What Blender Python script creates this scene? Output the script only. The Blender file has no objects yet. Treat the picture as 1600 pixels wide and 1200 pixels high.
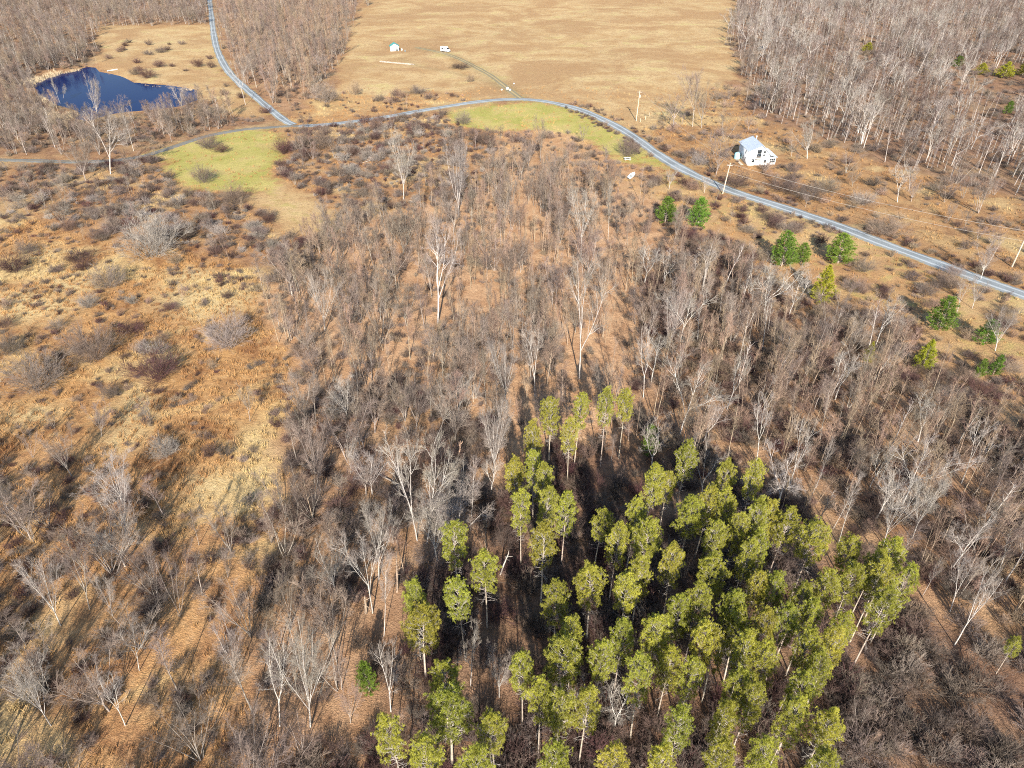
import bpy, math, random
import numpy as np
from mathutils import Matrix, Vector

R = math.radians
SC = bpy.context.scene
COL = SC.collection

# ------------------------------------------------------------------ camera
CAM_H, PITCH, FPX = 70.0, R(35.4), 1067.0
cam = bpy.data.cameras.new('camera')
cam_o = bpy.data.objects.new('camera', cam)
COL.objects.link(cam_o)
cam_o.location = (0, 0, CAM_H)
cam_o.rotation_euler = (math.pi / 2 - PITCH, 0, 0)
cam.sensor_fit = 'HORIZONTAL'
cam.sensor_width = 36.0
cam.lens = 36.0 * FPX / 1600.0
cam.clip_start, cam.clip_end = 1.0, 9000.0
SC.camera = cam_o

# ------------------------------------------------------------------ sky, sun, exposure
SUN_EL, SUN_AZ = R(27.5), R(2.0)
wld = bpy.data.worlds.new('World')
SC.world = wld
wld.use_nodes = True
wn = wld.node_tree
wn.nodes.clear()
sky = wn.nodes.new('ShaderNodeTexSky')
sky.sky_type = 'NISHITA'
sky.sun_disc = False
sky.sun_elevation = SUN_EL
sky.sun_rotation = math.pi + SUN_AZ
sky.altitude = 300
sky.air_density = 1.0
sky.dust_density = 0.6
sky.ozone_density = 1.5
bgn = wn.nodes.new('ShaderNodeBackground')
bgn.inputs['Strength'].default_value = 0.115
wo = wn.nodes.new('ShaderNodeOutputWorld')
wn.links.new(sky.outputs[0], bgn.inputs[0])
wn.links.new(bgn.outputs[0], wo.inputs[0])
sun = bpy.data.lights.new('sun', 'SUN')
sun.energy = 5.0
sun.angle = R(0.53)
sun.color = (1.0, 0.93, 0.82)
sun_o = bpy.data.objects.new('sun', sun)
COL.objects.link(sun_o)
sun_o.location = (0, -60, 120)
sun_o.rotation_euler = (math.pi / 2 - SUN_EL, 0, SUN_AZ)
SC.view_settings.view_transform = 'Standard'
SC.view_settings.look = 'None'
SC.view_settings.gamma = 1.0
SC.view_settings.exposure = 1.22
SC.view_settings.use_curve_mapping = False
SC.render.engine = 'CYCLES'
SC.cycles.use_denoising = False
SC.cycles.debug_use_spatial_splits = True
SC.cycles.filter_width = 1.05
SC.cycles.max_bounces = 4
SC.cycles.diffuse_bounces = 1
SC.cycles.glossy_bounces = 2
SC.cycles.transmission_bounces = 2
SC.cycles.transparent_max_bounces = 4
SC.cycles.caustics_reflective = False
SC.cycles.caustics_refractive = False

# ------------------------------------------------------------------ numeric helpers
rng = np.random.default_rng(7)
CP, SP = math.cos(PITCH), math.sin(PITCH)


def hash2(ix, iy, seed):
    h = (ix.astype(np.int64) * 374761393 + iy.astype(np.int64) * 668265263 + seed * 1442695041) & 0x7fffffff
    h = ((h ^ (h >> 13)) * 1274126177) & 0x7fffffff
    return ((h ^ (h >> 16)) & 0xffff) / 65535.0


def vnoise(x, y, scale, seed=0):
    x = np.asarray(x, float) / scale
    y = np.asarray(y, float) / scale
    ix, iy = np.floor(x), np.floor(y)
    fx, fy = x - ix, y - iy
    fx, fy = fx * fx * (3 - 2 * fx), fy * fy * (3 - 2 * fy)
    a, b = hash2(ix, iy, seed), hash2(ix + 1, iy, seed)
    c, d = hash2(ix, iy + 1, seed), hash2(ix + 1, iy + 1, seed)
    return (a * (1 - fx) + b * fx) * (1 - fy) + (c * (1 - fx) + d * fx) * fy


def inpoly(u, v, poly):
    u, v = np.asarray(u, float), np.asarray(v, float)
    r = np.zeros(u.shape, bool)
    n = len(poly)
    for i in range(n):
        x0, y0 = poly[i]
        x1, y1 = poly[(i + 1) % n]
        if y0 == y1:
            continue
        c = ((y0 > v) != (y1 > v)) & (u < (x1 - x0) * (v - y0) / (y1 - y0) + x0)
        r ^= c
    return r


def project(x, y, z):
    """ground point -> photograph pixel (for reading the layout off the photograph)"""
    dz = z - CAM_H
    d = y * CP - dz * SP
    d = np.where(np.abs(d) < 1e-3, 1e-3, d)
    up = y * SP + dz * CP
    u = 800 + FPX * x / d
    v = 600 - FPX * up / d
    return np.where(d > 1, u, 800.0), np.where(d > 1, v, 5000.0)


def ray(u, v):
    a, b = (u - 800) / FPX, (600 - v) / FPX
    return Vector((a, CP + b * SP, -SP + b * CP))


def seg_dist(x, y, pts):
    best = np.full(np.shape(x), 1e9)
    for (x0, y0), (x1, y1) in zip(pts[:-1], pts[1:]):
        dx, dy = x1 - x0, y1 - y0
        t = np.clip(((x - x0) * dx + (y - y0) * dy) / (dx * dx + dy * dy + 1e-9), 0, 1)
        best = np.minimum(best, np.hypot(x - x0 - t * dx, y - y0 - t * dy))
    return best


def flat(u, v, z=0.0):
    d = ray(u, v)
    t = (z - CAM_H) / d.z
    return d.x * t, d.y * t


# ------------------------------------------------------------------ terrain form
POND_PX = [(53, 133), (64, 123.5), (93, 115), (119, 110), (136, 104.5), (149, 105.5), (155, 112), (176, 116),
           (191, 120), (208, 129), (229, 131), (266, 134), (306, 140.5), (308, 156), (283, 166), (245, 171),
           (208, 174), (181, 177), (157, 183), (136, 190), (119, 185), (119, 172), (102, 167), (81, 162), (62, 151)]
POND = [flat(u, v, -0.7) for u, v in POND_PX]
POND_C = POND + POND[:1]


def height(x, y):
    x, y = np.asarray(x, float), np.asarray(y, float)
    h = 0.45 * np.sin(x * 0.021 + 1.3) * np.cos(y * 0.017 + 0.4) + 0.25 * np.sin(x * 0.045 - y * 0.038)
    px = np.array(POND)
    m = (x > px[:, 0].min() - 14) & (x < px[:, 0].max() + 14) & (y > px[:, 1].min() - 14) & (y < px[:, 1].max() + 14)
    if np.any(m):
        xm, ym = np.atleast_1d(x)[np.atleast_1d(m)], np.atleast_1d(y)[np.atleast_1d(m)]
        d = seg_dist(xm, ym, POND_C)
        ins = inpoly(xm, ym, POND)
        sd = np.where(ins, -d, d)
        k = np.clip((sd + 4) / 14, 0, 1)
        hh = np.atleast_1d(h).copy()
        mm = np.atleast_1d(m)
        base = hh[mm]
        bank = np.where(sd < 0, -0.7 + np.maximum(sd, -5) * 0.35, -0.7 + (base + 0.7) * np.clip(sd / 9, 0, 1) ** 0.7)
        hh[mm] = bank
        h = hh.reshape(np.shape(x)) if np.shape(x) else hh[0]
    return h


def ground(u, v):
    x, y = flat(u, v)
    for _ in range(4):
        x, y = flat(u, v, float(height(x, y)))
    return Vector((x, y, float(height(x, y))))


# ------------------------------------------------------------------ layout read from the photograph
ZONES = [
    ('pond', POND_PX),
    ('lawn', [(690, 178), (740, 166), (815, 160), (880, 169), (940, 190), (985, 218), (1040, 258), (1000, 262), (950, 250),
              (935, 228), (895, 207), (850, 200), (800, 204), (760, 206), (715, 196)]),
    ('lawn', [(240, 245), (290, 228), (340, 210), (400, 204), (440, 202), (452, 225), (440, 260), (425, 285),
              (400, 306), (385, 300), (340, 306), (280, 300), (258, 280)]),
    ('tongue', [(425, 285), (460, 300), (520, 330), (545, 360), (500, 372), (450, 350), (400, 330), (385, 300), (400, 306)]),
    ('fieldtl', [(150, 40), (330, 40), (345, 110), (410, 178), (380, 186), (312, 138), (208, 126), (158, 104)]),
    ('foresttm', [(355, -30), (560, -30), (535, 67), (530, 100), (500, 130), (470, 172), (440, 178), (405, 140), (380, 110), (352, 75)]),
    ('roadgrass', [(440, 205), (560, 185), (700, 162), (740, 158), (700, 140), (620, 148), (560, 150), (500, 140), (470, 172), (455, 185)]),
    ('hay', [(520, 150), (535, 100), (545, 67), (580, -10), (1160, -10), (1135, 67), (1160, 100), (1130, 130), (1040, 185),
             (985, 205), (890, 163), (815, 152), (700, 163), (600, 172)]),
    ('orchard', [(985, 200), (1040, 185), (1130, 130), (1155, 135), (1180, 185), (1262, 212), (1342, 242), (1432, 272), (1552, 302), (1800, 400),
                 (1900, 600), (1600, 452), (1500, 415), (1320, 346), (1150, 292), (1050, 246)]),
    ('roadside', [(1010, 245), (1105, 292), (1200, 327), (1320, 366), (1500, 435), (1900, 600), (1900, 760), (1600, 600), (1540, 595),
                  (1450, 540), (1400, 485), (1320, 470), (1250, 450), (1180, 400), (1100, 355), (1020, 320)]),
    ('scrub', [(1020, 320), (1100, 355), (1180, 400), (1250, 450), (1320, 470), (1400, 485), (1450, 540), (1540, 595), (1600, 600), (1900, 760),
               (1900, 850), (1600, 665), (1540, 650), (1450, 600), (1400, 545), (1320, 525), (1250, 500), (1180, 450), (1100, 400), (1000, 350)]),
    ('edge', [(760, 206), (850, 200), (895, 207), (935, 228), (950, 250), (1010, 258), (1020, 320), (960, 300), (895, 270), (820, 262), (780, 262)]),
    ('forestur', [(1160, -30), (1135, 67), (1165, 110), (1155, 135), (1180, 185), (1262, 212), (1342, 242), (1432, 272), (1552, 302),
                  (1800, 420), (2600, 500), (2600, -30)]),
    ('foresttl', [(-1200, -30), (330, -30), (330, 50), (150, 60), (150, 100), (60, 115), (40, 150), (90, 180), (130, 196), (200, 186),
                  (310, 165), (400, 184), (420, 192), (320, 207), (250, 232), (100, 244), (-1200, 235)]),
    ('clear', [(936, 470), (966, 462), (985, 600), (936, 610)]),
    ('clear', [(725, 450), (780, 440), (785, 510), (730, 515)]),
    ('belt', [(-1200, 262), (110, 262), (250, 245), (270, 300), (350, 315), (400, 335), (500, 375), (480, 420), (330, 400),
              (150, 372), (0, 345), (-1200, 330)]),
    ('belt', [(440, 204), (700, 178), (760, 210), (800, 250), (760, 300), (640, 320), (560, 350), (470, 300), (430, 280), (452, 240)]),
    ('meadow', [(-1200, 330), (0, 345), (150, 372), (330, 400), (420, 420), (400, 470), (440, 560), (460, 640), (440, 740),
                (460, 800), (380, 790), (300, 830), (180, 770), (100, 700), (0, 720), (-1200, 860)]),
    ('woodsbl', [(-1200, 860), (0, 720), (100, 700), (180, 770), (300, 830), (380, 790), (460, 800), (430, 900), (400, 1000),
                 (380, 1100), (300, 1700), (-1200, 1700)]),
    ('pines', [(770, 760), (800, 720), (850, 690), (1000, 690), (1080, 760), (1200, 800), (1340, 890), (1440, 950), (1400, 1000),
               (1310, 1080), (1260, 1700), (560, 1700), (620, 1000), (690, 880)]),
    ('brushbr', [(1310, 1080), (1400, 985), (1440, 965), (1500, 985), (1570, 1000), (1800, 1080), (2200, 1700), (1260, 1700)]),
    ('woodslc', [(440, 640), (600, 600), (780, 650), (800, 720), (770, 760), (690, 880), (620, 1000), (560, 1700), (300, 1700),
                 (380, 1100), (400, 1000), (430, 900), (460, 800), (440, 740)]),
    ('thicket', [(1000, 420), (1100, 355), (1180, 400), (1250, 450), (1320, 470), (1400, 485), (1450, 540), (1540, 595),
                 (1600, 600), (1900, 760), (2600, 1700), (2200, 1700), (1700, 1120), (1500, 1020), (1430, 985), (1440, 950), (1340, 890),
                 (1200, 800), (1080, 760), (1020, 690), (1000, 600)]),
    ('woodsc', [(440, 300), (560, 350), (640, 320), (800, 250), (760, 206), (895, 207), (950, 250), (1010, 258), (1020, 320), (1100, 355),
                (1000, 420), (1000, 700), (800, 720), (780, 650), (600, 600), (440, 640), (400, 470), (420, 420), (480, 420), (500, 375)]),
]
ZNAMES = ['other', 'pond', 'lawn', 'fieldtl', 'foresttm', 'roadgrass', 'hay', 'orchard', 'roadside', 'forestur', 'foresttl', 'belt', 'meadow',
          'woodsbl', 'pines', 'brushbr', 'woodslc', 'thicket', 'woodsc', 'scrub', 'edge', 'clear', 'tongue']
ZI = {n: i for i, n in enumerate(ZNAMES)}


def zone_of(x, y, wob=3.0):
    sx = (vnoise(x, y, 9, 11) - 0.5) * 2 * wob + (vnoise(x, y, 3, 12) - 0.5) * wob
    sy = (vnoise(x, y, 9, 13) - 0.5) * 2 * wob + (vnoise(x, y, 3, 14) - 0.5) * wob
    u, v = project(x + sx, y + sy, 0.0)
    z = np.zeros(np.shape(x), int)
    for n, p in ZONES:
        m = (z == 0) & inpoly(u, v, p)
        z[m] = ZI[n]
    return z


ROAD_PX = [(1900, 590), (1700, 505), (1600, 462), (1560, 448), (1500, 425), (1440, 402), (1380, 380), (1320, 356), (1260, 336), (1200, 317),
           (1150, 302), (1105, 283), (1075, 269), (1050, 255), (1020, 235), (990, 212), (960, 195), (925, 179), (890, 168), (850, 160),
           (815, 157), (780, 157.5), (740, 161), (700, 167), (660, 173), (620, 180), (580, 186), (540, 191), (500, 195), (462, 196)]
LANE_PX = [(476, 196), (445, 196), (420, 198), (390, 200), (360, 204), (320, 212), (285, 224), (250, 236), (225, 244), (180, 251), (120, 254),
           (60, 252), (-100, 250), (-300, 250)]
BRANCH_PX = [(458, 194), (444, 187), (430, 176), (410, 160), (390, 143), (372, 127), (355, 108), (345, 92), (338, 75), (334, 55), (331, 30), (325, -20)]
DRIVE_PX = [(815, 157), (800, 146), (785, 133), (768, 119), (748, 108), (725, 96), (700, 86), (676, 80), (650, 74)]
PATH_PX = [(800, 146), (760, 128), (720, 117), (690, 111), (650, 104), (625, 92)]
PATH_PTS = [flat(u, v) for u, v in PATH_PX]


def smooth_line(px, step=2.0):
    p = np.array([flat(u, v) for u, v in px])
    for _ in range(2):                                      # corner cutting
        q = [p[0]]
        for a, b in zip(p[:-1], p[1:]):
            q += [a * 0.75 + b * 0.25, a * 0.25 + b * 0.75]
        q.append(p[-1])
        p = np.array(q)
    s = np.r_[0, np.cumsum(np.hypot(*np.diff(p, axis=0).T))]
    t = np.arange(0, s[-1], step)
    return np.c_[np.interp(t, s, p[:, 0]), np.interp(t, s, p[:, 1])]


ROADS = {'road': (smooth_line(ROAD_PX), 2.5), 'lane': (smooth_line(LANE_PX), 1.7), 'branch': (smooth_line(BRANCH_PX), 2.1),
         'drive': (smooth_line(DRIVE_PX), 1.9)}


def open_road(x, y):
    d = np.full(np.shape(x), 99.0)
    for k in ('road', 'branch'):
        p, w = ROADS[k]
        d = np.minimum(d, seg_dist(x, y, p[::4]) - w)
    return d


def road_dist(x, y):
    d = np.full(np.shape(x), 99.0)
    for p, w in ROADS.values():
        d = np.minimum(d, seg_dist(x, y, p[::4]) - w)
    return d


# ------------------------------------------------------------------ node helpers and materials
class NT:
    def __init__(s, tree):
        s.t = tree
        s.x = 0

    def n(s, typ, ins=None, **kw):
        nd = s.t.nodes.new(typ)
        for k, v in kw.items():
            setattr(nd, k, v)
        for k, v in (ins or {}).items():
            if hasattr(v, 'is_output'):
                s.t.links.new(v, nd.inputs[k])
            else:
                nd.inputs[k].default_value = v
        return nd

    def noise(s, vec, scale, detail=3, rough=0.55, dist=0.0):
        return s.n('ShaderNodeTexNoise', {'Vector': vec, 'Scale': scale, 'Detail': detail, 'Roughness': rough, 'Distortion': dist}).outputs[0]

    def ramp(s, fac, lo, hi):
        return s.n('ShaderNodeMapRange', {'Value': fac, 'From Min': lo, 'From Max': hi}, clamp=True).outputs[0]

    def mix(s, f, a, b, mode='MIX'):
        nd = s.n('ShaderNodeMix', data_type='RGBA', blend_type=mode)
        for k, v in ((0, f), (6, a), (7, b)):
            if hasattr(v, 'is_output'):
                s.t.links.new(v, nd.inputs[k])
            else:
                nd.inputs[k].default_value = v if k == 0 else (tuple(v) + (1,))[:4]
        return nd.outputs[2]

    def math(s, op, a, b=0.0):
        nd = s.n('ShaderNodeMath', operation=op)
        for k, v in ((0, a), (1, b)):
            if hasattr(v, 'is_output'):
                s.t.links.new(v, nd.inputs[k])
            else:
                nd.inputs[k].default_value = v
        return nd.outputs[0]


MATS = {}


def new_mat(name):
    m = bpy.data.materials.new(name)
    m.use_nodes = True
    m.node_tree.nodes.clear()
    t = NT(m.node_tree)
    out = t.n('ShaderNodeOutputMaterial')
    b = t.n('ShaderNodeBsdfPrincipled')
    t.t.links.new(b.outputs[0], out.inputs[0])
    MATS[name] = m
    return m, t, b


def simple(name, col, rough=0.8, var=0.25, hue=0.02, nscale=2.0, namp=0.3, spec=0.2, metal=0.0, col2=None, bump=0.0):
    """one base colour, varied from object to object and by fine world-space noise"""
    m, t, b = new_mat(name)
    oi = t.n('ShaderNodeObjectInfo')
    geo = t.n('ShaderNodeNewGeometry')
    ns = t.noise(geo.outputs['Position'], nscale, 3)
    c = t.mix(t.ramp(ns, 0.35, 0.65), tuple(x * (1 - namp) for x in col), tuple(min(1, x * (1 + namp)) for x in col))
    if col2:
        r2 = t.math('FRACT', t.math('MULTIPLY', oi.outputs['Random'], 7.31))
        c = t.mix(r2, c, t.mix(t.ramp(ns, 0.35, 0.65), tuple(x * (1 - namp) for x in col2), tuple(min(1, x * (1 + namp)) for x in col2)))
    v = t.n('ShaderNodeMapRange', {'Value': oi.outputs['Random'], 'To Min': 1 - var, 'To Max': 1 + var}).outputs[0]
    r3 = t.math('FRACT', t.math('MULTIPLY', oi.outputs['Random'], 3.77))
    h = t.n('ShaderNodeMapRange', {'Value': r3, 'To Min': 0.5 - hue, 'To Max': 0.5 + hue}).outputs[0]
    hs = t.n('ShaderNodeHueSaturation', {'Hue': h, 'Value': v, 'Color': c})
    t.t.links.new(hs.outputs[0], b.inputs['Base Color'])
    b.inputs['Roughness'].default_value = rough
    b.inputs['Specular IOR Level'].default_value = spec
    b.inputs['Metallic'].default_value = metal
    if bump:
        bn = t.n('ShaderNodeBump', {'Height': ns, 'Strength': bump, 'Distance': 0.05})
        t.t.links.new(bn.outputs[0], b.inputs['Normal'])
    return m


def meadow_colour(t, pos):
    """dead grass, goldenrod and bracken: straw, orange and brown drifts"""
    a = t.noise(pos, 0.045, 4, 0.6, 0.6)
    b = t.noise(pos, 0.16, 4, 0.6, 0.5)
    c = t.noise(pos, 0.9, 3, 0.6)
    col = t.mix(t.ramp(b, 0.36, 0.62), (0.25, 0.122, 0.052), (0.45, 0.255, 0.105))
    col = t.mix(t.ramp(a, 0.50, 0.64), col, (0.53, 0.385, 0.18))
    col = t.mix(t.math('MULTIPLY', t.ramp(c, 0.52, 0.75), 0.75), col, (0.14, 0.075, 0.045))
    col = t.mix(t.math('MULTIPLY', t.ramp(c, 0.48, 0.25), 0.5), col, (0.50, 0.34, 0.18))
    return col


def ground_material():
    m, t, b = new_mat('ground_cover')
    pos = t.n('ShaderNodeNewGeometry').outputs['Position']
    z1 = t.n('ShaderNodeSeparateColor', {0: t.n('ShaderNodeAttribute', attribute_name='cover_a').outputs[0]})
    z2 = t.n('ShaderNodeSeparateColor', {0: t.n('ShaderNodeAttribute', attribute_name='cover_b').outputs[0]})
    lawn, hay, litter = z1.outputs[0], z1.outputs[1], z1.outputs[2]
    brown, straw, track = z2.outputs[0], z2.outputs[1], z2.outputs[2]
    big = t.noise(pos, 0.06, 4, 0.6, 0.4)
    mid = t.noise(pos, 0.3, 4, 0.6, 0.3)
    fine = t.noise(pos, 2.2, 4, 0.7)
    vf = t.noise(pos, 7.0, 3, 0.7)
    col = meadow_colour(t, pos)
    col = t.mix(t.math('MULTIPLY', straw, t.ramp(mid, 0.3, 0.5)), col, t.mix(t.ramp(fine, 0.35, 0.65), (0.44, 0.31, 0.14), (0.58, 0.45, 0.24)))
    # leaf litter under the trees
    lc = t.mix(t.ramp(mid, 0.35, 0.65), (0.37, 0.208, 0.112), (0.52, 0.333, 0.192))
    lc = t.mix(t.math('MULTIPLY', t.ramp(fine, 0.5, 0.7), 0.6), lc, (0.21, 0.115, 0.062))
    lc = t.mix(t.math('MULTIPLY', t.ramp(big, 0.55, 0.68), 0.7), lc, (0.33, 0.175, 0.08))
    col = t.mix(litter, col, lc)
    bc = t.mix(t.ramp(mid, 0.35, 0.65), (0.13, 0.075, 0.052), (0.27, 0.165, 0.11))
    bc = t.mix(t.math('MULTIPLY', t.ramp(fine, 0.5, 0.7), 0.5), bc, (0.085, 0.05, 0.038))
    col = t.mix(brown, col, bc)
    hc = t.mix(t.ramp(big, 0.38, 0.62), (0.41, 0.27, 0.125), (0.50, 0.37, 0.195))
    hc = t.mix(t.math('MULTIPLY', t.ramp(mid, 0.5, 0.7), 0.6), hc, (0.33, 0.20, 0.10))
    hc = t.mix(t.math('MULTIPLY', t.ramp(big, 0.56, 0.68), 0.5), hc, (0.42, 0.36, 0.12))
    mp = t.n('ShaderNodeMapping', {'Vector': pos, 'Rotation': (0, 0, 0.5), 'Scale': (0.05, 0.22, 1)}).outputs[0]
    st = t.noise(mp, 1.0, 4, 0.6, 0.3)
    hc = t.mix(t.math('MULTIPLY', t.ramp(st, 0.5, 0.75), 0.35), hc, (0.34, 0.205, 0.10))
    hc = t.mix(t.math('MULTIPLY', t.ramp(t.noise(pos, 0.022, 5, 0.62, 0.8), 0.46, 0.58), 0.8), hc, (0.34, 0.205, 0.098))
    tus = t.noise(pos, 0.8, 4, 0.65)
    hc = t.mix(t.math('MULTIPLY', t.ramp(tus, 0.52, 0.68), 0.7), hc, (0.26, 0.15, 0.075))
    hc = t.mix(t.math('MULTIPLY', t.ramp(big, 0.42, 0.3), 0.7), hc, (0.33, 0.20, 0.095))
    col = t.mix(hay, col, hc)
    gc = t.mix(t.ramp(big, 0.38, 0.62), (0.31, 0.29, 0.072), (0.42, 0.355, 0.12))
    gc = t.mix(t.math('MULTIPLY', t.ramp(mid, 0.5, 0.68), 0.6), gc, (0.29, 0.29, 0.07))
    gc = t.mix(t.math('MULTIPLY', t.ramp(fine, 0.5, 0.7), 0.6), gc, (0.40, 0.29, 0.125))
    gc = t.mix(t.math('MULTIPLY', t.ramp(t.noise(pos, 0.12, 5, 0.65, 0.5), 0.5, 0.62), 0.65), gc, (0.42, 0.31, 0.13))
    col = t.mix(t.ramp(t.math('ADD', t.math('MULTIPLY', lawn, 1.3), t.math('ADD', t.math('MULTIPLY', t.math('SUBTRACT', mid, 0.5), 1.3), t.math('MULTIPLY', t.math('SUBTRACT', big, 0.5), 0.9))), 0.45, 0.95), col, gc)
    tc = t.mix(t.ramp(fine, 0.3, 0.7), (0.17, 0.13, 0.06), (0.29, 0.22, 0.11))
    col = t.mix(track, col, tc)
    col = t.mix(1.0, col, t.mix(t.ramp(vf, 0.3, 0.7), (0.62, 0.60, 0.58), (1.28, 1.27, 1.25)), 'MULTIPLY')
    t.t.links.new(col, b.inputs['Base Color'])
    b.inputs['Roughness'].default_value = 0.95
    b.inputs['Specular IOR Level'].default_value = 0.1
    hgt = t.math('ADD', t.math('MULTIPLY', fine, 0.6), t.math('MULTIPLY', vf, 0.4))
    bn = t.n('ShaderNodeBump', {'Height': hgt, 'Strength': 0.9, 'Distance': 0.35})
    t.t.links.new(bn.outputs[0], b.inputs['Normal'])
    return m


def road_material(name, base, edge, worn, grassy=0.0):
    m, t, b = new_mat(name)
    pos = t.n('ShaderNodeNewGeometry').outputs['Position']
    uv = t.n('ShaderNodeSeparateXYZ', {0: t.n('ShaderNodeAttribute', attribute_name='across').outputs[1]})
    u = uv.outputs[0]                                         # -1 .. 1 across the carriageway
    au = t.math('ABSOLUTE', u)
    mid = t.noise(pos, 0.35, 4, 0.6)
    fine = t.noise(pos, 3.5, 4, 0.7)
    col = t.mix(t.ramp(t.noise(pos, 0.12, 5, 0.65), 0.35, 0.65), tuple(x * 0.68 for x in base), tuple(x * 1.12 for x in base))
    wt = t.math('SUBTRACT', 1.0, t.math('ABSOLUTE', t.math('MULTIPLY', t.math('SUBTRACT', au, 0.45), 6.0)))
    col = t.mix(t.math('MULTIPLY', t.ramp(wt, 0.0, 0.6), 0.75), col, worn)
    if grassy:
        col = t.mix(t.math('MULTIPLY', t.ramp(au, 0.28, 0.05), grassy), col, edge)
    ew = t.math('ADD', au, t.math('MULTIPLY', t.math('SUBTRACT', t.noise(pos, 0.9, 4, 0.65), 0.5), 1.5))
    col = t.mix(t.ramp(ew, 0.78, 1.0), col, t.mix(t.ramp(fine, 0.4, 0.6), edge, tuple(x * 0.7 for x in edge)))
    col = t.mix(1.0, col, t.mix(t.ramp(fine, 0.3, 0.7), (0.8, 0.8, 0.8), (1.15, 1.15, 1.15)), 'MULTIPLY')
    t.t.links.new(col, b.inputs['Base Color'])
    b.inputs['Roughness'].default_value = 0.95
    b.inputs['Specular IOR Level'].default_value = 0.1
    bn = t.n('ShaderNodeBump', {'Height': fine, 'Strength': 0.5, 'Distance': 0.08})
    t.t.links.new(bn.outputs[0], b.inputs['Normal'])
    return m


# ------------------------------------------------------------------ mesh helpers
def mesh_np(name, verts, faces, mat=None, smooth=False):
    verts = np.ascontiguousarray(verts, np.float32)
    faces = np.ascontiguousarray(faces, np.int32)
    me = bpy.data.meshes.new(name)
    nf, k = faces.shape
    me.vertices.add(len(verts))
    me.vertices.foreach_set('co', verts.ravel())
    me.loops.add(nf * k)
    me.loops.foreach_set('vertex_index', faces.ravel())
    me.polygons.add(nf)
    me.polygons.foreach_set('loop_start', np.arange(0, nf * k, k, dtype=np.int32))
    if smooth:
        me.polygons.foreach_set('use_smooth', np.ones(nf, bool))
    me.update(calc_edges=True)
    if mat:
        me.materials.append(MATS[mat] if isinstance(mat, str) else mat)
    return me


def tubes(segs, k=3):
    s = np.asarray(segs, float)
    p0, p1, r0, r1 = s[:, 0:3], s[:, 3:6], s[:, 6], s[:, 7]
    d = p1 - p0
    d /= np.linalg.norm(d, axis=1, keepdims=True) + 1e-9
    ref = np.where(np.abs(d[:, 2:3]) > 0.9, np.array([[1.0, 0, 0]]), np.array([[0, 0, 1.0]]))
    a = np.cross(d, ref)
    a /= np.linalg.norm(a, axis=1, keepdims=True) + 1e-9
    b = np.cross(d, a)
    an = np.arange(k) * 2 * math.pi / k
    ring = a[:, None, :] * np.cos(an)[None, :, None] + b[:, None, :] * np.sin(an)[None, :, None]
    v = np.stack([p0[:, None, :] + ring * r0[:, None, None], p1[:, None, :] + ring * r1[:, None, None]], 1)
    n = len(s)
    base = (np.arange(n) * 2 * k)[:, None]
    i = np.arange(k)
    f = np.stack([base + i, base + (i + 1) % k, base + k + (i + 1) % k, base + k + i], -1)
    return v.reshape(-1, 3), f.reshape(-1, 4)


def tube_mesh(name, segs, mat, k=3, smooth=False):
    v, f = tubes(segs, k)
    return mesh_np(name, v, f, mat, smooth)


def boxes(parts):
    """list of (x0,y0,z0,x1,y1,z1) -> verts, quads"""
    V, F = [], []
    for x0, y0, z0, x1, y1, z1 in parts:
        o = len(V)
        V += [(x0, y0, z0), (x1, y0, z0), (x1, y1, z0), (x0, y1, z0), (x0, y0, z1), (x1, y0, z1), (x1, y1, z1), (x0, y1, z1)]
        F += [(o, o + 3, o + 2, o + 1), (o + 4, o + 5, o + 6, o + 7), (o, o + 1, o + 5, o + 4), (o + 1, o + 2, o + 6, o + 5),
              (o + 2, o + 3, o + 7, o + 6), (o + 3, o, o + 4, o + 7)]
    return np.array(V, float), np.array(F, int)


def poly_mesh(name, V, F, mat):
    me = bpy.data.meshes.new(name)
    me.from_pydata([tuple(v) for v in V], [], [tuple(f) for f in F])
    me.materials.append(MATS[mat])
    me.update()
    return me


def link(name, me, parent=None):
    o = bpy.data.objects.new(name, me)
    COL.objects.link(o)
    if parent:
        o.parent = parent
    return o


def tag(o, label, cat=None, group=None, kind=None):
    if label:
        o['label'] = label
    if cat:
        o['category'] = cat
    if group:
        o['group'] = group
    if kind:
        o['kind'] = kind
    return o


def thing(name, label, cat, loc, rz=0.0, group=None):
    o = link(name, None)
    o.empty_display_size = 0.3
    o.location = loc
    o.rotation_euler = (0, 0, rz)
    return tag(o, label, cat, group)


def bx(name, parts, mat, parent):
    v, f = boxes(parts)
    return link(name, mesh_np(name, v, f, mat), parent)


# ------------------------------------------------------------------ materials
ground_material()
road_material('gravel', (0.23, 0.25, 0.255), (0.31, 0.245, 0.135), (0.40, 0.425, 0.43))
road_material('lane_gravel', (0.15, 0.15, 0.14), (0.30, 0.22, 0.11), (0.20, 0.20, 0.185), 0.4)
road_material('drive_dirt', (0.25, 0.205, 0.12), (0.40, 0.30, 0.14), (0.19, 0.16, 0.11), 0.9)
simple('bark_grey', (0.28, 0.24, 0.205), 0.9, 0.22, 0.02, 1.5, 0.25)
simple('bark_pale', (0.37, 0.33, 0.295), 0.9, 0.15, 0.015, 1.5, 0.2)
simple('bark_white', (0.45, 0.41, 0.37), 0.9, 0.1, 0.015, 1.5, 0.2)
simple('bark_tan', (0.32, 0.245, 0.175), 0.9, 0.2, 0.015, 1.5, 0.25)
simple('twig_grey', (0.215, 0.172, 0.145), 0.9, 0.25, 0.02, 0.6, 0.15, col2=(0.235, 0.175, 0.135))
simple('twig_pale', (0.32, 0.28, 0.245), 0.9, 0.2, 0.02, 0.6, 0.15, col2=(0.275, 0.23, 0.195))
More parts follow.
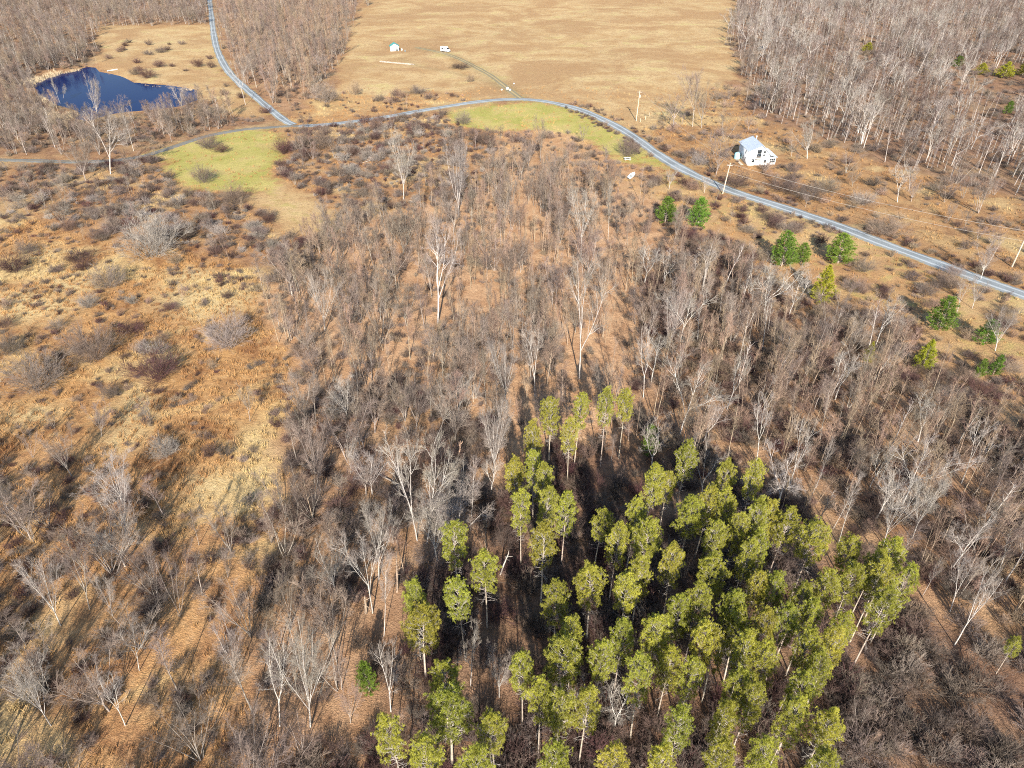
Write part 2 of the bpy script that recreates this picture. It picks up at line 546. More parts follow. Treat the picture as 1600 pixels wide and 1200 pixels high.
simple('twig_tan', (0.30, 0.21, 0.145), 0.9, 0.25, 0.02, 0.6, 0.15, col2=(0.255, 0.182, 0.135))
simple('twig_brown', (0.155, 0.108, 0.082), 0.9, 0.25, 0.02, 0.6, 0.2, col2=(0.145, 0.115, 0.098))
simple('twig_mauve', (0.15, 0.105, 0.092), 0.9, 0.25, 0.02, 0.6, 0.2, col2=(0.165, 0.125, 0.108))
simple('twig_maroon', (0.10, 0.052, 0.047), 0.9, 0.25, 0.02, 0.6, 0.2, col2=(0.11, 0.07, 0.06))
simple('pine_bark', (0.33, 0.27, 0.215), 0.9, 0.15, 0.015, 2.5, 0.25)
simple('pine_needle', (0.40, 0.37, 0.058), 0.65, 0.15, 0.010, 1.2, 0.3, 0.25, col2=(0.32, 0.325, 0.05))
simple('fir_needle', (0.155, 0.25, 0.034), 0.65, 0.15, 0.015, 1.2, 0.28, 0.25)
simple('lime_needle', (0.36, 0.35, 0.03), 0.65, 0.1, 0.015, 1.2, 0.28, 0.25)
simple('reed', (0.55, 0.44, 0.28), 0.9, 0.1, 0.01, 1.0, 0.25)
simple('white_paint', (0.72, 0.73, 0.73), 0.55, 0.0, 0.0, 1.5, 0.04, 0.4)
simple('metal_roof', (0.30, 0.345, 0.41), 0.5, 0.0, 0.0, 0.8, 0.07, 0.4, 0.0)
simple('dark_glass', (0.02, 0.025, 0.03), 0.08, 0.0, 0.0, 1.0, 0.1, 0.5)
simple('blue_plastic', (0.30, 0.55, 0.62), 0.5, 0.0, 0.0, 1.0, 0.1, 0.4)
simple('teal_roof', (0.03, 0.25, 0.22), 0.5, 0.0, 0.0, 1.0, 0.1, 0.4)
simple('grey_plastic', (0.20, 0.22, 0.22), 0.6, 0.0, 0.0, 1.0, 0.2, 0.4)
simple('black_rubber', (0.02, 0.02, 0.02), 0.8, 0.0, 0.0, 1.0, 0.2, 0.3)
simple('navy_paint', (0.012, 0.018, 0.045), 0.25, 0.0, 0.0, 1.0, 0.1, 0.6)
simple('weathered_wood', (0.42, 0.37, 0.32), 0.9, 0.15, 0.01, 2.0, 0.25)
simple('pole_wood', (0.46, 0.38, 0.29), 0.9, 0.1, 0.01, 2.0, 0.2)
simple('stone_white', (0.72, 0.64, 0.58), 0.9, 0.1, 0.01, 2.0, 0.2)
simple('wire', (0.45, 0.40, 0.34), 0.6, 0.0, 0.0, 1.0, 0.1)
simple('fresh_wood', (0.60, 0.40, 0.27), 0.9, 0.1, 0.01, 3.0, 0.25)
for _n in ('pine_needle', 'fir_needle', 'lime_needle'):      # thin needles let some light through
    _tr = MATS[_n].node_tree
    _t = NT(_tr)
    _pb = [n for n in _tr.nodes if n.type == 'BSDF_PRINCIPLED'][0]
    _ou = [n for n in _tr.nodes if n.type == 'OUTPUT_MATERIAL'][0]
    _tl = _t.n('ShaderNodeBsdfTranslucent', {'Color': _pb.inputs['Base Color'].links[0].from_socket})
    _mx = _t.n('ShaderNodeMixShader', {0: 0.35, 1: _pb.outputs[0], 2: _tl.outputs[0]})
    _tr.links.new(_mx.outputs[0], _ou.inputs[0])
# grass blades take the colour of the drift they stand in
_m, _t, _b = new_mat('meadow_grass')
_pos = _t.n('ShaderNodeNewGeometry').outputs['Position']
_oi = _t.n('ShaderNodeObjectInfo')
_v = _t.n('ShaderNodeMapRange', {'Value': _oi.outputs['Random'], 'To Min': 0.75, 'To Max': 1.35}).outputs[0]
_hs = _t.n('ShaderNodeHueSaturation', {'Value': _v, 'Color': meadow_colour(_t, _pos)})
_t.t.links.new(_hs.outputs[0], _b.inputs['Base Color'])
_b.inputs['Roughness'].default_value = 0.9
_b.inputs['Specular IOR Level'].default_value = 0.1
# pond water
_m, _t, _b = new_mat('water')
_pos = _t.n('ShaderNodeNewGeometry').outputs['Position']
_b.inputs['Base Color'].default_value = (0.0002, 0.008, 0.058, 1)
_b.inputs['Roughness'].default_value = 0.06
_b.inputs['IOR'].default_value = 1.045
_b.inputs['Specular IOR Level'].default_value = 0.5
_bn = _t.n('ShaderNodeBump', {'Height': _t.noise(_pos, 1.4, 3), 'Strength': 0.12, 'Distance': 0.1})
_t.t.links.new(_bn.outputs[0], _b.inputs['Normal'])


# ------------------------------------------------------------------ the ground sheet
def build_ground():
    def axis(lo, hi, step, far, n):
        core = np.arange(lo, hi + 0.01, step)
        g = np.geomspace(step, far, n).cumsum()
        g = g * (far / g[-1])
        return np.r_[lo - g[::-1], core, hi + g]
    xs = axis(-330, 330, 1.5, 3600, 34)
    ys = axis(6, 480, 1.5, 4200, 34)
    X, Y = np.meshgrid(xs, ys)
    Z = height(X, Y)
    zn = zone_of(X, Y)
    rd = road_dist(X, Y)

    def w(*names):
        a = np.zeros(X.shape)
        for n in names:
            if isinstance(n, tuple):
                a[zn == ZI[n[0]]] = n[1]
            else:
                a[zn == ZI[n]] = 1
        return a

    def blur(a, it=2):
        for _ in range(it):
            p = np.pad(a, 1, mode='edge')
            a = (p[:-2, 1:-1] + p[2:, 1:-1] + p[1:-1, :-2] + p[1:-1, 2:] + 2 * p[1:-1, 1:-1]) / 6
        return a
    lawn = w(('lawn', 0.86), ('tongue', 0.38), ('roadside', 0.35), ('fieldtl', 0.18))
    verge = np.clip(1 - (rd - 0.2) / 2.2, 0, 1) * (rd > -2)
    lawn = np.maximum(lawn, 0.55 * verge)
    hay = w('hay', ('tongue', 0.9), ('fieldtl', 1.0), ('roadgrass', 0.45), ('roadside', 0.35), ('orchard', 0.15))
    litter = w('clear', 'woodsc', ('woodslc', 0.8), ('thicket', 0.75), ('woodsbl', 0.22), ('belt', 0.2), ('scrub', 0.6), ('edge', 0.7), ('roadside', 0.3), ('foresttm', 0.7))
    brown = w(('scrub', 0.3), ('pines', 0.85), ('brushbr', 0.9), ('thicket', 0.35), ('forestur', 0.75), ('foresttl', 0.65), ('woodslc', 0.35), ('belt', 0.3),
              ('orchard', 0.25), ('foresttm', 0.4), ('other', 0.5))
    u, v = project(X, Y, 0.0)
    straw = np.zeros(X.shape)
    for cu, cv, a, b in [(40, 480, 80, 26), (110, 440, 55, 22), (320, 468, 85, 28), (215, 640, 30, 50), (50, 645, 50, 18), (300, 430, 40, 14),
                         (330, 760, 45, 22), (190, 690, 35, 20), (250, 560, 40, 15), (800, 395, 40, 14), (480, 335, 50, 14), (60, 400, 40, 12)]:
        d = np.hypot((u - cu) / a, (v - cv) / b)
        straw = np.maximum(straw, np.clip(1.4 - d, 0, 1))
    pd = seg_dist(X, Y, PATH_PTS)
    track = np.clip(1.2 - np.abs(pd - 0.9) / 0.6, 0, 0.7)
    dd = seg_dist(X, Y, ROADS['drive'][0][::3])
    track = np.maximum(track, 0.5 * np.clip(1 - np.abs(dd - 2.5) / 2.5, 0, 1))
    n = len(xs)
    idx = np.arange(X.size).reshape(X.shape)
    f = np.stack([idx[:-1, :-1], idx[:-1, 1:], idx[1:, 1:], idx[1:, :-1]], -1).reshape(-1, 4)
    me = mesh_np('ground', np.c_[X.ravel(), Y.ravel(), Z.ravel()], f, 'ground_cover', True)
    for nm, ch in (('cover_a', (lawn, hay, litter)), ('cover_b', (brown, straw, track))):
        at = me.attributes.new(nm, 'FLOAT_COLOR', 'POINT')
        c = np.ones((X.size, 4), np.float32)
        for k in range(3):
            c[:, k] = blur(ch[k], 12 if (nm, k) == ('cover_a', 0) else 2).ravel()
        at.data.foreach_set('color', c.ravel())
    tag(link('ground', me), 'rough ground of dead grass and fallen leaves', kind='structure')


def build_road(name, label, key, mat, z=0.06):
    p, w = ROADS[key]
    d = np.gradient(p, axis=0)
    d /= np.linalg.norm(d, axis=1, keepdims=True)
    nrm = np.c_[d[:, 1], -d[:, 0]]
    us = np.linspace(-1, 1, 9)
    V, A = [], []
    for i in range(len(p)):
        wob = 1 + 0.3 * (float(vnoise(p[i, 0], p[i, 1], 7, 3)) - 0.5)
        for u in us:
            q = p[i] + nrm[i] * u * w * wob
            V.append((q[0], q[1], float(height(q[0], q[1])) + z + 0.10 * (1 - u * u) - (0.09 if abs(u) > 0.95 else 0)))
            A.append((u, i * 2.0 / w, 0))
    m = len(us)
    idx = np.arange(len(p) * m).reshape(len(p), m)
    f = np.stack([idx[:-1, :-1], idx[:-1, 1:], idx[1:, 1:], idx[1:, :-1]], -1).reshape(-1, 4)
    me = mesh_np(name, V, f, mat, True)
    at = me.attributes.new('across', 'FLOAT_VECTOR', 'POINT')
    at.data.foreach_set('vector', np.array(A, np.float32).ravel())
    o = link(name, me)
    tag(o, label, kind='structure')


build_ground()
build_road('road', 'pale blue-grey gravel road curving across the fields', 'road', 'gravel')
build_road('road', 'darker narrow gravel lane leading left below the pond', 'lane', 'lane_gravel', 0.045)
build_road('road', 'gravel side road climbing past the pond', 'branch', 'gravel', 0.05)
build_road('road', 'dark earth driveway with tyre tracks into the hay field', 'drive', 'drive_dirt', 0.035)
cx, cy = np.mean(POND, 0)
wv = [(cx + (x - cx) * 1.03, cy + (y - cy) * 1.03, -0.72) for x, y in POND]
tag(link('pond_water', poly_mesh('pond_water', wv, [tuple(range(len(wv)))], 'water')), 'dark blue pond ringed by bare trees', kind='structure')


# ------------------------------------------------------------------ plant shapes
def rot_about(v, axis, ang):
    return Matrix.Rotation(ang, 3, axis) @ v


def branch(out, rnd, p, d, length, r0, r1, n, wander, up):
    """a crooked tapering limb; returns the points along it"""
    pts = [(p.copy(), d.copy(), r0)]
    for i in range(n):
        d = (d + Vector((rnd.gauss(0, wander), rnd.gauss(0, wander), rnd.gauss(0, wander) + up))).normalized()
        q = p + d * (length / n)
        ra = r0 + (r1 - r0) * i / n
        rb = r0 + (r1 - r0) * (i + 1) / n
        out.append((*p, *q, ra, rb))
        p = q
        pts.append((p.copy(), d.copy(), rb))
    return pts


def along(pts, t):
    f = t * (len(pts) - 1)
    i = min(int(f), len(pts) - 2)
    a = f - i
    return pts[i][0].lerp(pts[i + 1][0], a), pts[i][1], pts[i][2] * (1 - a) + pts[i + 1][2] * a


def side(rnd, d, ang, az=None):
    ax = d.orthogonal().normalized()
    ax = rot_about(ax, d, rnd.uniform(0, 2 * math.pi) if az is None else az)
    return rot_about(d, ax, ang)


def twigs(out, rnd, pts, n, length, ang, r, sub, lo=0.15, up=0.06):
    for _ in range(n):
        t = rnd.uniform(lo, 1.0)
        p, d, pr = along(pts, t)
        L = length * rnd.uniform(0.6, 1.2) * (1.15 - 0.5 * t)
        dd = side(rnd, d, ang * rnd.uniform(0.7, 1.3))
        q = branch(out, rnd, p, dd, L, min(r, pr), r * 0.55, 2, 0.12, up)
        for _ in range(sub):
            t2 = rnd.uniform(0.2, 1)
            p2, d2, _r = along(q, t2)
            branch(out, rnd, p2, side(rnd, d2, rnd.uniform(0.4, 0.9)), L * rnd.uniform(0.35, 0.65), r * 0.6, r * 0.35, 1, 0.1, 0.05)


def tree_shape(seed, style):
    """a leafless tree ten metres tall: (trunk and limb segments, crown segments)"""
    rnd = random.Random(seed)
    T, C = [], []
    Z = Vector((0, 0, 1))
    if style == 'fan':
        fork = rnd.uniform(2.0, 3.4)
        tr = branch(T, rnd, Vector((0, 0, -0.3)), Z, fork + 0.3, 0.125, 0.085, 4, 0.03, 0.1)
        nl = rnd.randint(5, 8)
        for i in range(nl):
            p, d, r = along(tr, rnd.uniform(0.65, 1.0))
            a = rnd.uniform(0.18, 0.62)
            dd = side(rnd, Z, a, i * 2 * math.pi / nl + rnd.uniform(-0.4, 0.4))
            L = (10 - p.z) * rnd.uniform(0.72, 1.0) / max(0.75, math.cos(a * 0.6))
            lim = branch(T, rnd, p, dd, L, 0.05, 0.011, 6, 0.07, 0.09)
            for k in range(9):
                t = rnd.uniform(0.15, 0.97)
                p2, d2, r2 = along(lim, t)
                b2 = branch(C, rnd, p2, side(rnd, d2, rnd.uniform(0.35, 0.75)), L * rnd.uniform(0.22, 0.42) * (1.1 - 0.5 * t), min(0.02, r2), 0.008, 3, 0.09, 0.08)
                twigs(C, rnd, b2, 10, 0.95, 0.6, 0.0105, 4)
    elif style == 'slim':
        tr = branch(T, rnd, Vector((0, 0, -0.3)), side(rnd, Z, 0.04), 9.6, 0.082, 0.014, 9, 0.03, 0.03)
        for k in range(20):
            t = 0.42 + 0.56 * (k + rnd.random()) / 20
            p, d, r = along(tr, t)
            L = rnd.uniform(1.3, 2.6) * (1.35 - t)
            b2 = branch(T if k % 3 == 0 else C, rnd, p, side(rnd, d, rnd.uniform(0.45, 0.8)), L * 1.3, min(0.024, r), 0.008, 4, 0.08, 0.12)
            twigs(C, rnd, b2, 11, 0.9, 0.6, 0.0105, 4)
    elif style == 'pole':
        for s in range(rnd.choice((1, 1, 2))):
            tr = branch(T, rnd, Vector((rnd.uniform(-.4, .4) * s, rnd.uniform(-.4, .4) * s, -0.3)), side(rnd, Z, rnd.uniform(0.01, 0.07)), rnd.uniform(8.6, 10), 0.056, 0.012, 8, 0.022, 0.02)
            for k in range(14):
                t = 0.42 + 0.56 * (k + rnd.random()) / 14
                p, d, r = along(tr, t)
                b2 = branch(C, rnd, p, side(rnd, d, rnd.uniform(0.3, 0.6)), rnd.uniform(0.8, 1.7) * (1.35 - 0.7 * t), min(0.014, r), 0.007, 3, 0.06, 0.12)
                twigs(C, rnd, b2, 7, 0.65, 0.5, 0.0095, 3)
    elif style == 'poplar':
        tr = branch(T, rnd, Vector((0, 0, -0.3)), side(rnd, Z, 0.05), 9.8, 0.12, 0.016, 9, 0.025, 0.03)
        for k in range(15):
            t = 0.5 + 0.48 * (k + rnd.random()) / 15
            p, d, r = along(tr, t)
            b2 = branch(T, rnd, p, side(rnd, d, rnd.uniform(0.5, 0.85)), rnd.uniform(1.2, 2.4) * (1.4 - t), min(0.032, r), 0.01, 4, 0.1, 0.12)
            twigs(C, rnd, b2, 5, 0.7, 0.6, 0.0105, 3)
    elif style == 'multi':
        ns = rnd.randint(4, 7)
        for i in range(ns):
            a = rnd.uniform(0.08, 0.48)
            st = branch(T, rnd, Vector((rnd.uniform(-.25, .25), rnd.uniform(-.25, .25), -0.3)), side(rnd, Z, a, i * 2 * math.pi / ns + rnd.uniform(-.5, .5)),
                        rnd.uniform(7.5, 10.3), 0.058, 0.010, 7, 0.05, 0.04)
            for k in range(12):
                t = rnd.uniform(0.3, 0.97)
                p2, d2, r2 = along(st, t)
                b2 = branch(C, rnd, p2, side(rnd, d2, rnd.uniform(0.35, 0.75)), rnd.uniform(1.2, 2.4) * (1.2 - 0.6 * t), min(0.018, r2), 0.008, 3, 0.09, 0.08)
                twigs(C, rnd, b2, 9, 0.85, 0.6, 0.0105, 3)
    elif style == 'limb':
        tr = branch(T, rnd, Vector((0, 0, -0.3)), side(rnd, Z, 0.05), rnd.uniform(3.6, 5.0), 0.14, 0.10, 5, 0.04, 0.06)
        nl = rnd.randint(3, 5)
        for i in range(nl):
            p, d, r = along(tr, 1.0 if i < 2 else rnd.uniform(0.6, 1))
            L = (10 - p.z) * rnd.uniform(0.85, 1.15)
            lim = branch(T, rnd, p, side(rnd, Z, rnd.uniform(0.2, 0.75), i * 2 * math.pi / nl + rnd.uniform(-.4, .4)), L, 0.07, 0.014, 7, 0.1, 0.09)
            for k in range(8):
                t = rnd.uniform(0.2, 0.98)
                p2, d2, r2 = along(lim, t)
                b2 = branch(T, rnd, p2, side(rnd, d2, rnd.uniform(0.4, 0.85)), L * rnd.uniform(0.2, 0.42), min(0.028, r2), 0.009, 4, 0.12, 0.06)
                for kk in range(4):
                    p3, d3, r3 = along(b2, rnd.uniform(0.25, 1))
                    b3 = branch(C, rnd, p3, side(rnd, d3, rnd.uniform(0.4, 0.8)), rnd.uniform(0.7, 1.3), min(0.014, r3), 0.008, 2, 0.12, 0.05)
                    twigs(C, rnd, b3, 6, 0.65, 0.6, 0.0105, 3)
    elif style == 'sapling':
        for s in range(rnd.randint(1, 3)):
            tr = branch(T, rnd, Vector((rnd.uniform(-.3, .3), rnd.uniform(-.3, .3), -0.2)), side(rnd, Z, rnd.uniform(0.02, 0.16)), rnd.uniform(8, 10), 0.042, 0.009, 7, 0.04, 0.03)
            for k in range(13):
                t = 0.3 + 0.68 * (k + rnd.random()) / 13
                p, d, r = along(tr, t)
                b2 = branch(C, rnd, p, side(rnd, d, rnd.uniform(0.4, 0.7)), rnd.uniform(0.9, 1.9) * (1.3 - 0.7 * t), min(0.015, r), 0.007, 3, 0.08, 0.12)
                twigs(C, rnd, b2, 5, 0.7, 0.6, 0.0105, 3)
    return T, C


def shrub_shape(seed, dense=1.0, spread=0.9, arch=0.0, rs=1.0, nk=6, nt=4):
    """a leafless many-stemmed bush about two metres wide and 1.6 m tall"""
    rnd = random.Random(seed)
    S = []
    for i in range(int(26 * dense)):
        a = spread * math.sqrt(rnd.random())
        d = side(rnd, Vector((0, 0, 1)), a)
        L = rnd.uniform(1.1, 1.75) * (1.08 - 0.2 * a)
        st = branch(S, rnd, Vector((rnd.gauss(0, .14), rnd.gauss(0, .14), -0.1)), d, L, 0.02 * rs, 0.008 * rs, 4, 0.09, 0.05 - arch * a)
        for k in range(nk):
            p, d2, r = along(st, rnd.uniform(0.3, 1))
            q = branch(S, rnd, p, side(rnd, d2, rnd.uniform(0.3, 0.8)), rnd.uniform(0.3, 0.65), 0.010 * rs, 0.006 * rs, 2, 0.12, 0.05)
            for kk in range(nt):
                p3, d3, r3 = along(q, rnd.uniform(0.3, 1))
                branch(S, rnd, p3, side(rnd, d3, rnd.uniform(0.3, 0.9)), rnd.uniform(0.15, 0.35), 0.007 * rs, 0.004 * rs, 1, 0.1, 0.05)
    return S


def tuft(V, F, rnd, p, d, size, n, width):
    """a spray of flat needle bundles round a shoot tip"""
    for i in range(n):
        a = side(rnd, d, rnd.uniform(0.15, 1.25))
        w = a.cross(Vector((rnd.gauss(0, 1), rnd.gauss(0, 1), rnd.gauss(0, 1)))).normalized() * (width * size)
        L = size * rnd.uniform(0.7, 1.15)
        o = len(V)
        V += [tuple(p - w * 0.35), tuple(p + w * 0.35), tuple(p + a * L * 0.6 + w), tuple(p + a * L), tuple(p + a * L * 0.6 - w)]
        F.append((o, o + 1, o + 2, o + 4))
        F.append((o + 4, o + 2, o + 3, o + 3))


def needles_mesh(name, V, F, mat):
    me = bpy.data.meshes.new(name)
    quads = [f for f in F if f[3] != f[2]]
    tris = [f[:3] for f in F if f[3] == f[2]]
    V = np.array(V, np.float32)
    loops = np.r_[np.array(quads).ravel(), np.array(tris).ravel()].astype(np.int32)
    starts = np.r_[np.arange(len(quads)) * 4, len(quads) * 4 + np.arange(len(tris)) * 3].astype(np.int32)
    me.vertices.add(len(V))
    me.vertices.foreach_set('co', V.ravel())
    me.loops.add(len(loops))
    me.loops.foreach_set('vertex_index', loops)
    me.polygons.add(len(starts))
    me.polygons.foreach_set('loop_start', starts)
    me.update(calc_edges=True)
    me.materials.append(MATS[mat])
    return me


def pine_shape(seed):
    """plantation pine, ten units tall: bare pale pole below, tufted crown above"""
    rnd = random.Random(seed)
    T, D, V, F = [], [], [], []
    tr = branch(T, rnd, Vector((0, 0, -0.3)), Vector((0, 0, 1)), 10.0, 0.13, 0.02, 9, 0.012, 0.03)
    c0 = rnd.uniform(0.49, 0.59)
    nw = 15
    for w in range(nw):
        t = c0 + (0.985 - c0) * w / (nw - 1)
        f = (t - c0) / (1 - c0)
        prof = (0.58 + 1.1 * f) if f < 0.3 else 0.84 * (1 - ((f - 0.3) / 0.7) ** 1.7) + 0.09
        nb = rnd.randint(4, 6)
        az = rnd.uniform(0, 6.28)
        for i in range(nb):
            if rnd.random() < 0.12:
                continue
            p, d, r = along(tr, min(0.995, t + rnd.uniform(-0.015, 0.015)))
            L = 2.0 * prof * rnd.uniform(0.7, 1.15)
            el = 1.45 - 0.75 * f + rnd.uniform(-0.15, 0.15)
            dd = side(rnd, Vector((0, 0, 1)), el, az + i * 6.283 / nb + rnd.uniform(-.3, .3))
            b = branch(D, rnd, p, dd, L, min(0.03, r), 0.01, 4, 0.06, 0.14)
            nt = max(4, int(L * 12.5))
            for k in range(nt):
                s = 0.38 + 0.62 * (k + rnd.random()) / nt
                q, dq, _ = along(b, min(s, 1))
                sd = side(rnd, dq, rnd.uniform(0.3, 0.9))
                sl = rnd.uniform(0.1, 0.5) * min(1, L)
                q2 = q + sd * sl + Vector((0, 0, 0.08))
                D.append((*q, *q2, 0.009, 0.006))
                tuft(V, F, rnd, q2, (sd + Vector((0, 0, 0.55))).normalized(), rnd.uniform(0.17, 0.30), 22, 0.04)
    for k in range(16):                                     # dead lower whorls
        p, d, r = along(tr, rnd.uniform(c0 - 0.16, c0 + 0.1))
        b = branch(D, rnd, p, side(rnd, Vector((0, 0, 1)), rnd.uniform(1.3, 1.8)), rnd.uniform(0.5, 1.3), 0.02, 0.007, 3, 0.12, 0.0)
        for kk in range(3):
            p2, d2, _ = along(b, rnd.uniform(0.3, 1))
            branch(D, rnd, p2, side(rnd, d2, 0.7), 0.35, 0.009, 0.005, 1, 0.1, 0)
    return T, D, V, F


def fir_shape(seed, conical=0.6):
    """young evergreen, five units tall, clothed to the ground"""
    rnd = random.Random(seed)
    T, D, V, F = [], [], [], []
    tr = branch(T, rnd, Vector((0, 0, -0.2)), Vector((0, 0, 1)), 5.1, 0.1, 0.015, 7, 0.015, 0.03)
    nw = 14
    for w in range(nw):
        f = w / (nw - 1)
        t = 0.08 + 0.9 * f
        prof = (1 - f) ** conical * (0.75 + 0.25 * min(1, f / 0.15)) + 0.06
        nb = rnd.randint(6, 8)
        az = rnd.uniform(0, 6.28)
        for i in range(nb):
            p, d, r = along(tr, t)
            L = 1.9 * prof * rnd.uniform(0.75, 1.15)
            dd = side(rnd, Vector((0, 0, 1)), 1.35 - 0.6 * f + rnd.uniform(-.15, .15), az + i * 6.283 / nb + rnd.uniform(-.3, .3))
            b = branch(D, rnd, p, dd, L, min(0.022, r), 0.008, 4, 0.06, 0.08)
            nt = max(3, int(L * 10))
            for k in range(nt):
                s = 0.25 + 0.75 * (k + rnd.random()) / nt
                q, dq, _ = along(b, min(s, 1))
                sd = side(rnd, dq, rnd.uniform(0.2, 0.9))
                q2 = q + sd * rnd.uniform(0.05, 0.3) * min(1, L)
                tuft(V, F, rnd, q2, (sd + Vector((0, 0, 0.4))).normalized(), rnd.uniform(0.17, 0.27), 18, 0.055)
    return T, D, V, F


# tree kits: (trunk mesh, crown mesh) sharing data between alike trees
KITS = {}


def kit(style, n, bark, twig, seed):
    L = []
    for i in range(n):
        T, C = tree_shape(seed + i, style)
        L.append((tube_mesh('trunk', T, bark, 4, True), tube_mesh('crown', C, twig, 3)))
    return L


KITS['fan'] = kit('fan', 4, 'bark_grey', 'twig_grey', 100)
KITS['palefan'] = kit('fan', 3, 'bark_white', 'twig_pale', 120)
KITS['limb'] = kit('limb', 3, 'bark_white', 'twig_pale', 140)
KITS['multi'] = kit('multi', 4, 'bark_grey', 'twig_grey', 160)
KITS['slim'] = kit('slim', 4, 'bark_grey', 'twig_grey', 180)
KITS['paleslim'] = kit('slim', 3, 'bark_white', 'twig_pale', 200)
KITS['tanslim'] = kit('slim', 3, 'bark_tan', 'twig_tan', 220)
KITS['sapling'] = kit('sapling', 4, 'bark_tan', 'twig_tan', 240)
KITS['poplar'] = kit('poplar', 4, 'bark_pale', 'twig_mauve', 280)
KITS['pole'] = kit('pole', 6, 'bark_tan', 'twig_tan', 700)
KITS['farpole'] = kit('pole', 4, 'bark_pale', 'twig_mauve', 720)
KITS['darkmulti'] = kit('multi', 3, 'bark_grey', 'twig_brown', 260)
SHRUBS = {
    'grey': [tube_mesh('shrub', shrub_shape(300 + i, 1.2, 1.0), 'twig_grey') for i in range(4)],
    'brown': [tube_mesh('shrub', shrub_shape(320 + i, 1.3, 1.05, 0.03), 'twig_brown') for i in range(4)],
    'maroon': [tube_mesh('shrub', shrub_shape(340 + i, 1.5, 1.1, 0.03), 'twig_maroon') for i in range(3)],
    'tan': [tube_mesh('shrub', shrub_shape(360 + i, 1.1, 1.0), 'twig_tan') for i in range(3)],
    'pale': [tube_mesh('shrub', shrub_shape(380 + i, 1.3, 1.05), 'twig_pale') for i in range(3)],
}
BIG = {k: [tube_mesh('shrub', shrub_shape(600 + 10 * j + i, 1.7, 1.05, 0.02, 0.42, 9, 6), m) for i in range(2)]
       for j, (k, m) in enumerate((('grey', 'twig_grey'), ('brown', 'twig_brown'), ('maroon', 'twig_maroon'), ('tan', 'twig_tan'), ('pale', 'twig_pale')))}
PINES = []
for i in range(8):
    T, D, V, F = pine_shape(400 + i)
    PINES.append((tube_mesh('trunk', T, 'pine_bark', 5, True), tube_mesh('branches', D, 'bark_pale', 3), needles_mesh('crown', V, F, 'pine_needle')))
FIRS = {}
for nm, mt, con in (('fir', 'fir_needle', 0.55), ('lime', 'lime_needle', 0.85)):
    FIRS[nm] = []
    for i in range(3):
        T, D, V, F = fir_shape(500 + i + 10 * (nm == 'lime'), con)
        FIRS[nm].append((tube_mesh('trunk', T, 'pine_bark', 5, True), tube_mesh('branches', D, 'bark_grey', 3), needles_mesh('crown', V, F, mt)))

NAME_OF = {'trunk': 'trunk', 'crown': 'crown', 'branches': 'branches'}
FIRST = {}                                                  # first object pair of each kit, for the woodland mass


def place(kitname, i, meshes, name, label, cat, group, loc, h, wid, spin, lean=(0, 0)):
    o = link(name, None)
    o.empty_display_size = 0.3
    tag(o, label, cat, group)
    m = Matrix.Rotation(lean[0], 4, 'Y') @ Matrix.Rotation(lean[1], 4, 'X') @ Matrix.Rotation(spin, 4, 'Z')
    o.location = loc
    o.rotation_euler = m.to_euler()
    o.scale = (wid, wid, h)
    ch = []
    for me in meshes:
        ch.append(link(me.name.split('.')[0], me, o))
        if me.name[:5] != 'trunk':
            ch[-1]['kind'] = 'stuff'
    FIRST.setdefault((kitname, i), ch)
    return o


def top_fit(P, ut, vt):
    """height and sideways lean that put a tree standing at P under the treetop pixel"""
    d = ray(ut, vt)
    t = P.y / d.y
    h = CAM_H + d.z * t - P.z
    return h, d.x * t - P.x


# ------------------------------------------------------------------ saying which one
MARKS = [
    (1183, 240, 'the white house'), (300, 150, 'the right end of the pond'), (60, 145, 'the left end of the pond'), (450, 196, 'the road fork'),
    (984, 274, 'the white motor boat'), (617, 76, 'the teal-roofed shed'), (340, 255, 'the left lawn'), (840, 180, 'the right lawn'),
    (997, 170, 'the field utility pole'), (1135, 280, 'the leaning pole by the house'), (1590, 395, 'the pole at the right edge'),
    (1065, 335, 'the two conical evergreens'), (1309, 390, 'the round roadside evergreen'), (1281, 445, 'the yellow pyramid evergreen'),
    (1354, 550, 'the tiny lime evergreen'), (1540, 575, 'the little evergreen pair'), (1466, 490, 'the bushy clearing evergreen'),
    (684, 440, 'the white big-limbed tree'), (908, 490, 'the tallest white forked tree'), (880, 620, 'the topmost pines'),
    (650, 960, 'the largest leftmost pine'), (1420, 890, 'the rightmost pines'), (577, 1060, 'the small round green evergreen'),
    (247, 575, 'the wide dark red shrub'), (240, 380, 'the huge silver shrub'), (20, 1110, 'the bottom left corner'), (1580, 1110, 'the bottom right corner'),
    (925, 1054, 'the pale fallen log'), (717, 700, 'the snapped pinkish trunk'), (190, 800, 'the pale leaning meadow tree'), (660, 780, 'the big double-trunked tree'),
    (938, 840, 'the half-dead thin pine'), (1491, 960, 'the long leaning white tree'), (1434, 650, 'the wide low-limbed tree'), (631, 260, 'the tall oval-crowned tree'),
    (716, 280, 'the wide fan-shaped tree'), (1160, 600, 'the arching white tree'), (500, 700, 'the narrow meadow-edge tree'), (265, 900, 'the large many-stemmed tree'),
    (735, 900, 'the left pine group'), (1250, 720, 'the tufted leaning white tree'), (1100, 1080, 'the bottom pines'), (1200, 940, 'the crowded right pines'),
    (320, 465, 'the straw patch in the meadow'), (1340, 300, 'the field below the upper woods'), (1540, 110, 'the far green row'), (30, 590, 'the blue-grey tangled shrub'),
    (470, 1060, 'the thick-trunked bottom tree'), (510, 470, 'the feather-shaped tree'), (790, 590, 'the fan tree beside the topmost pines'),
]
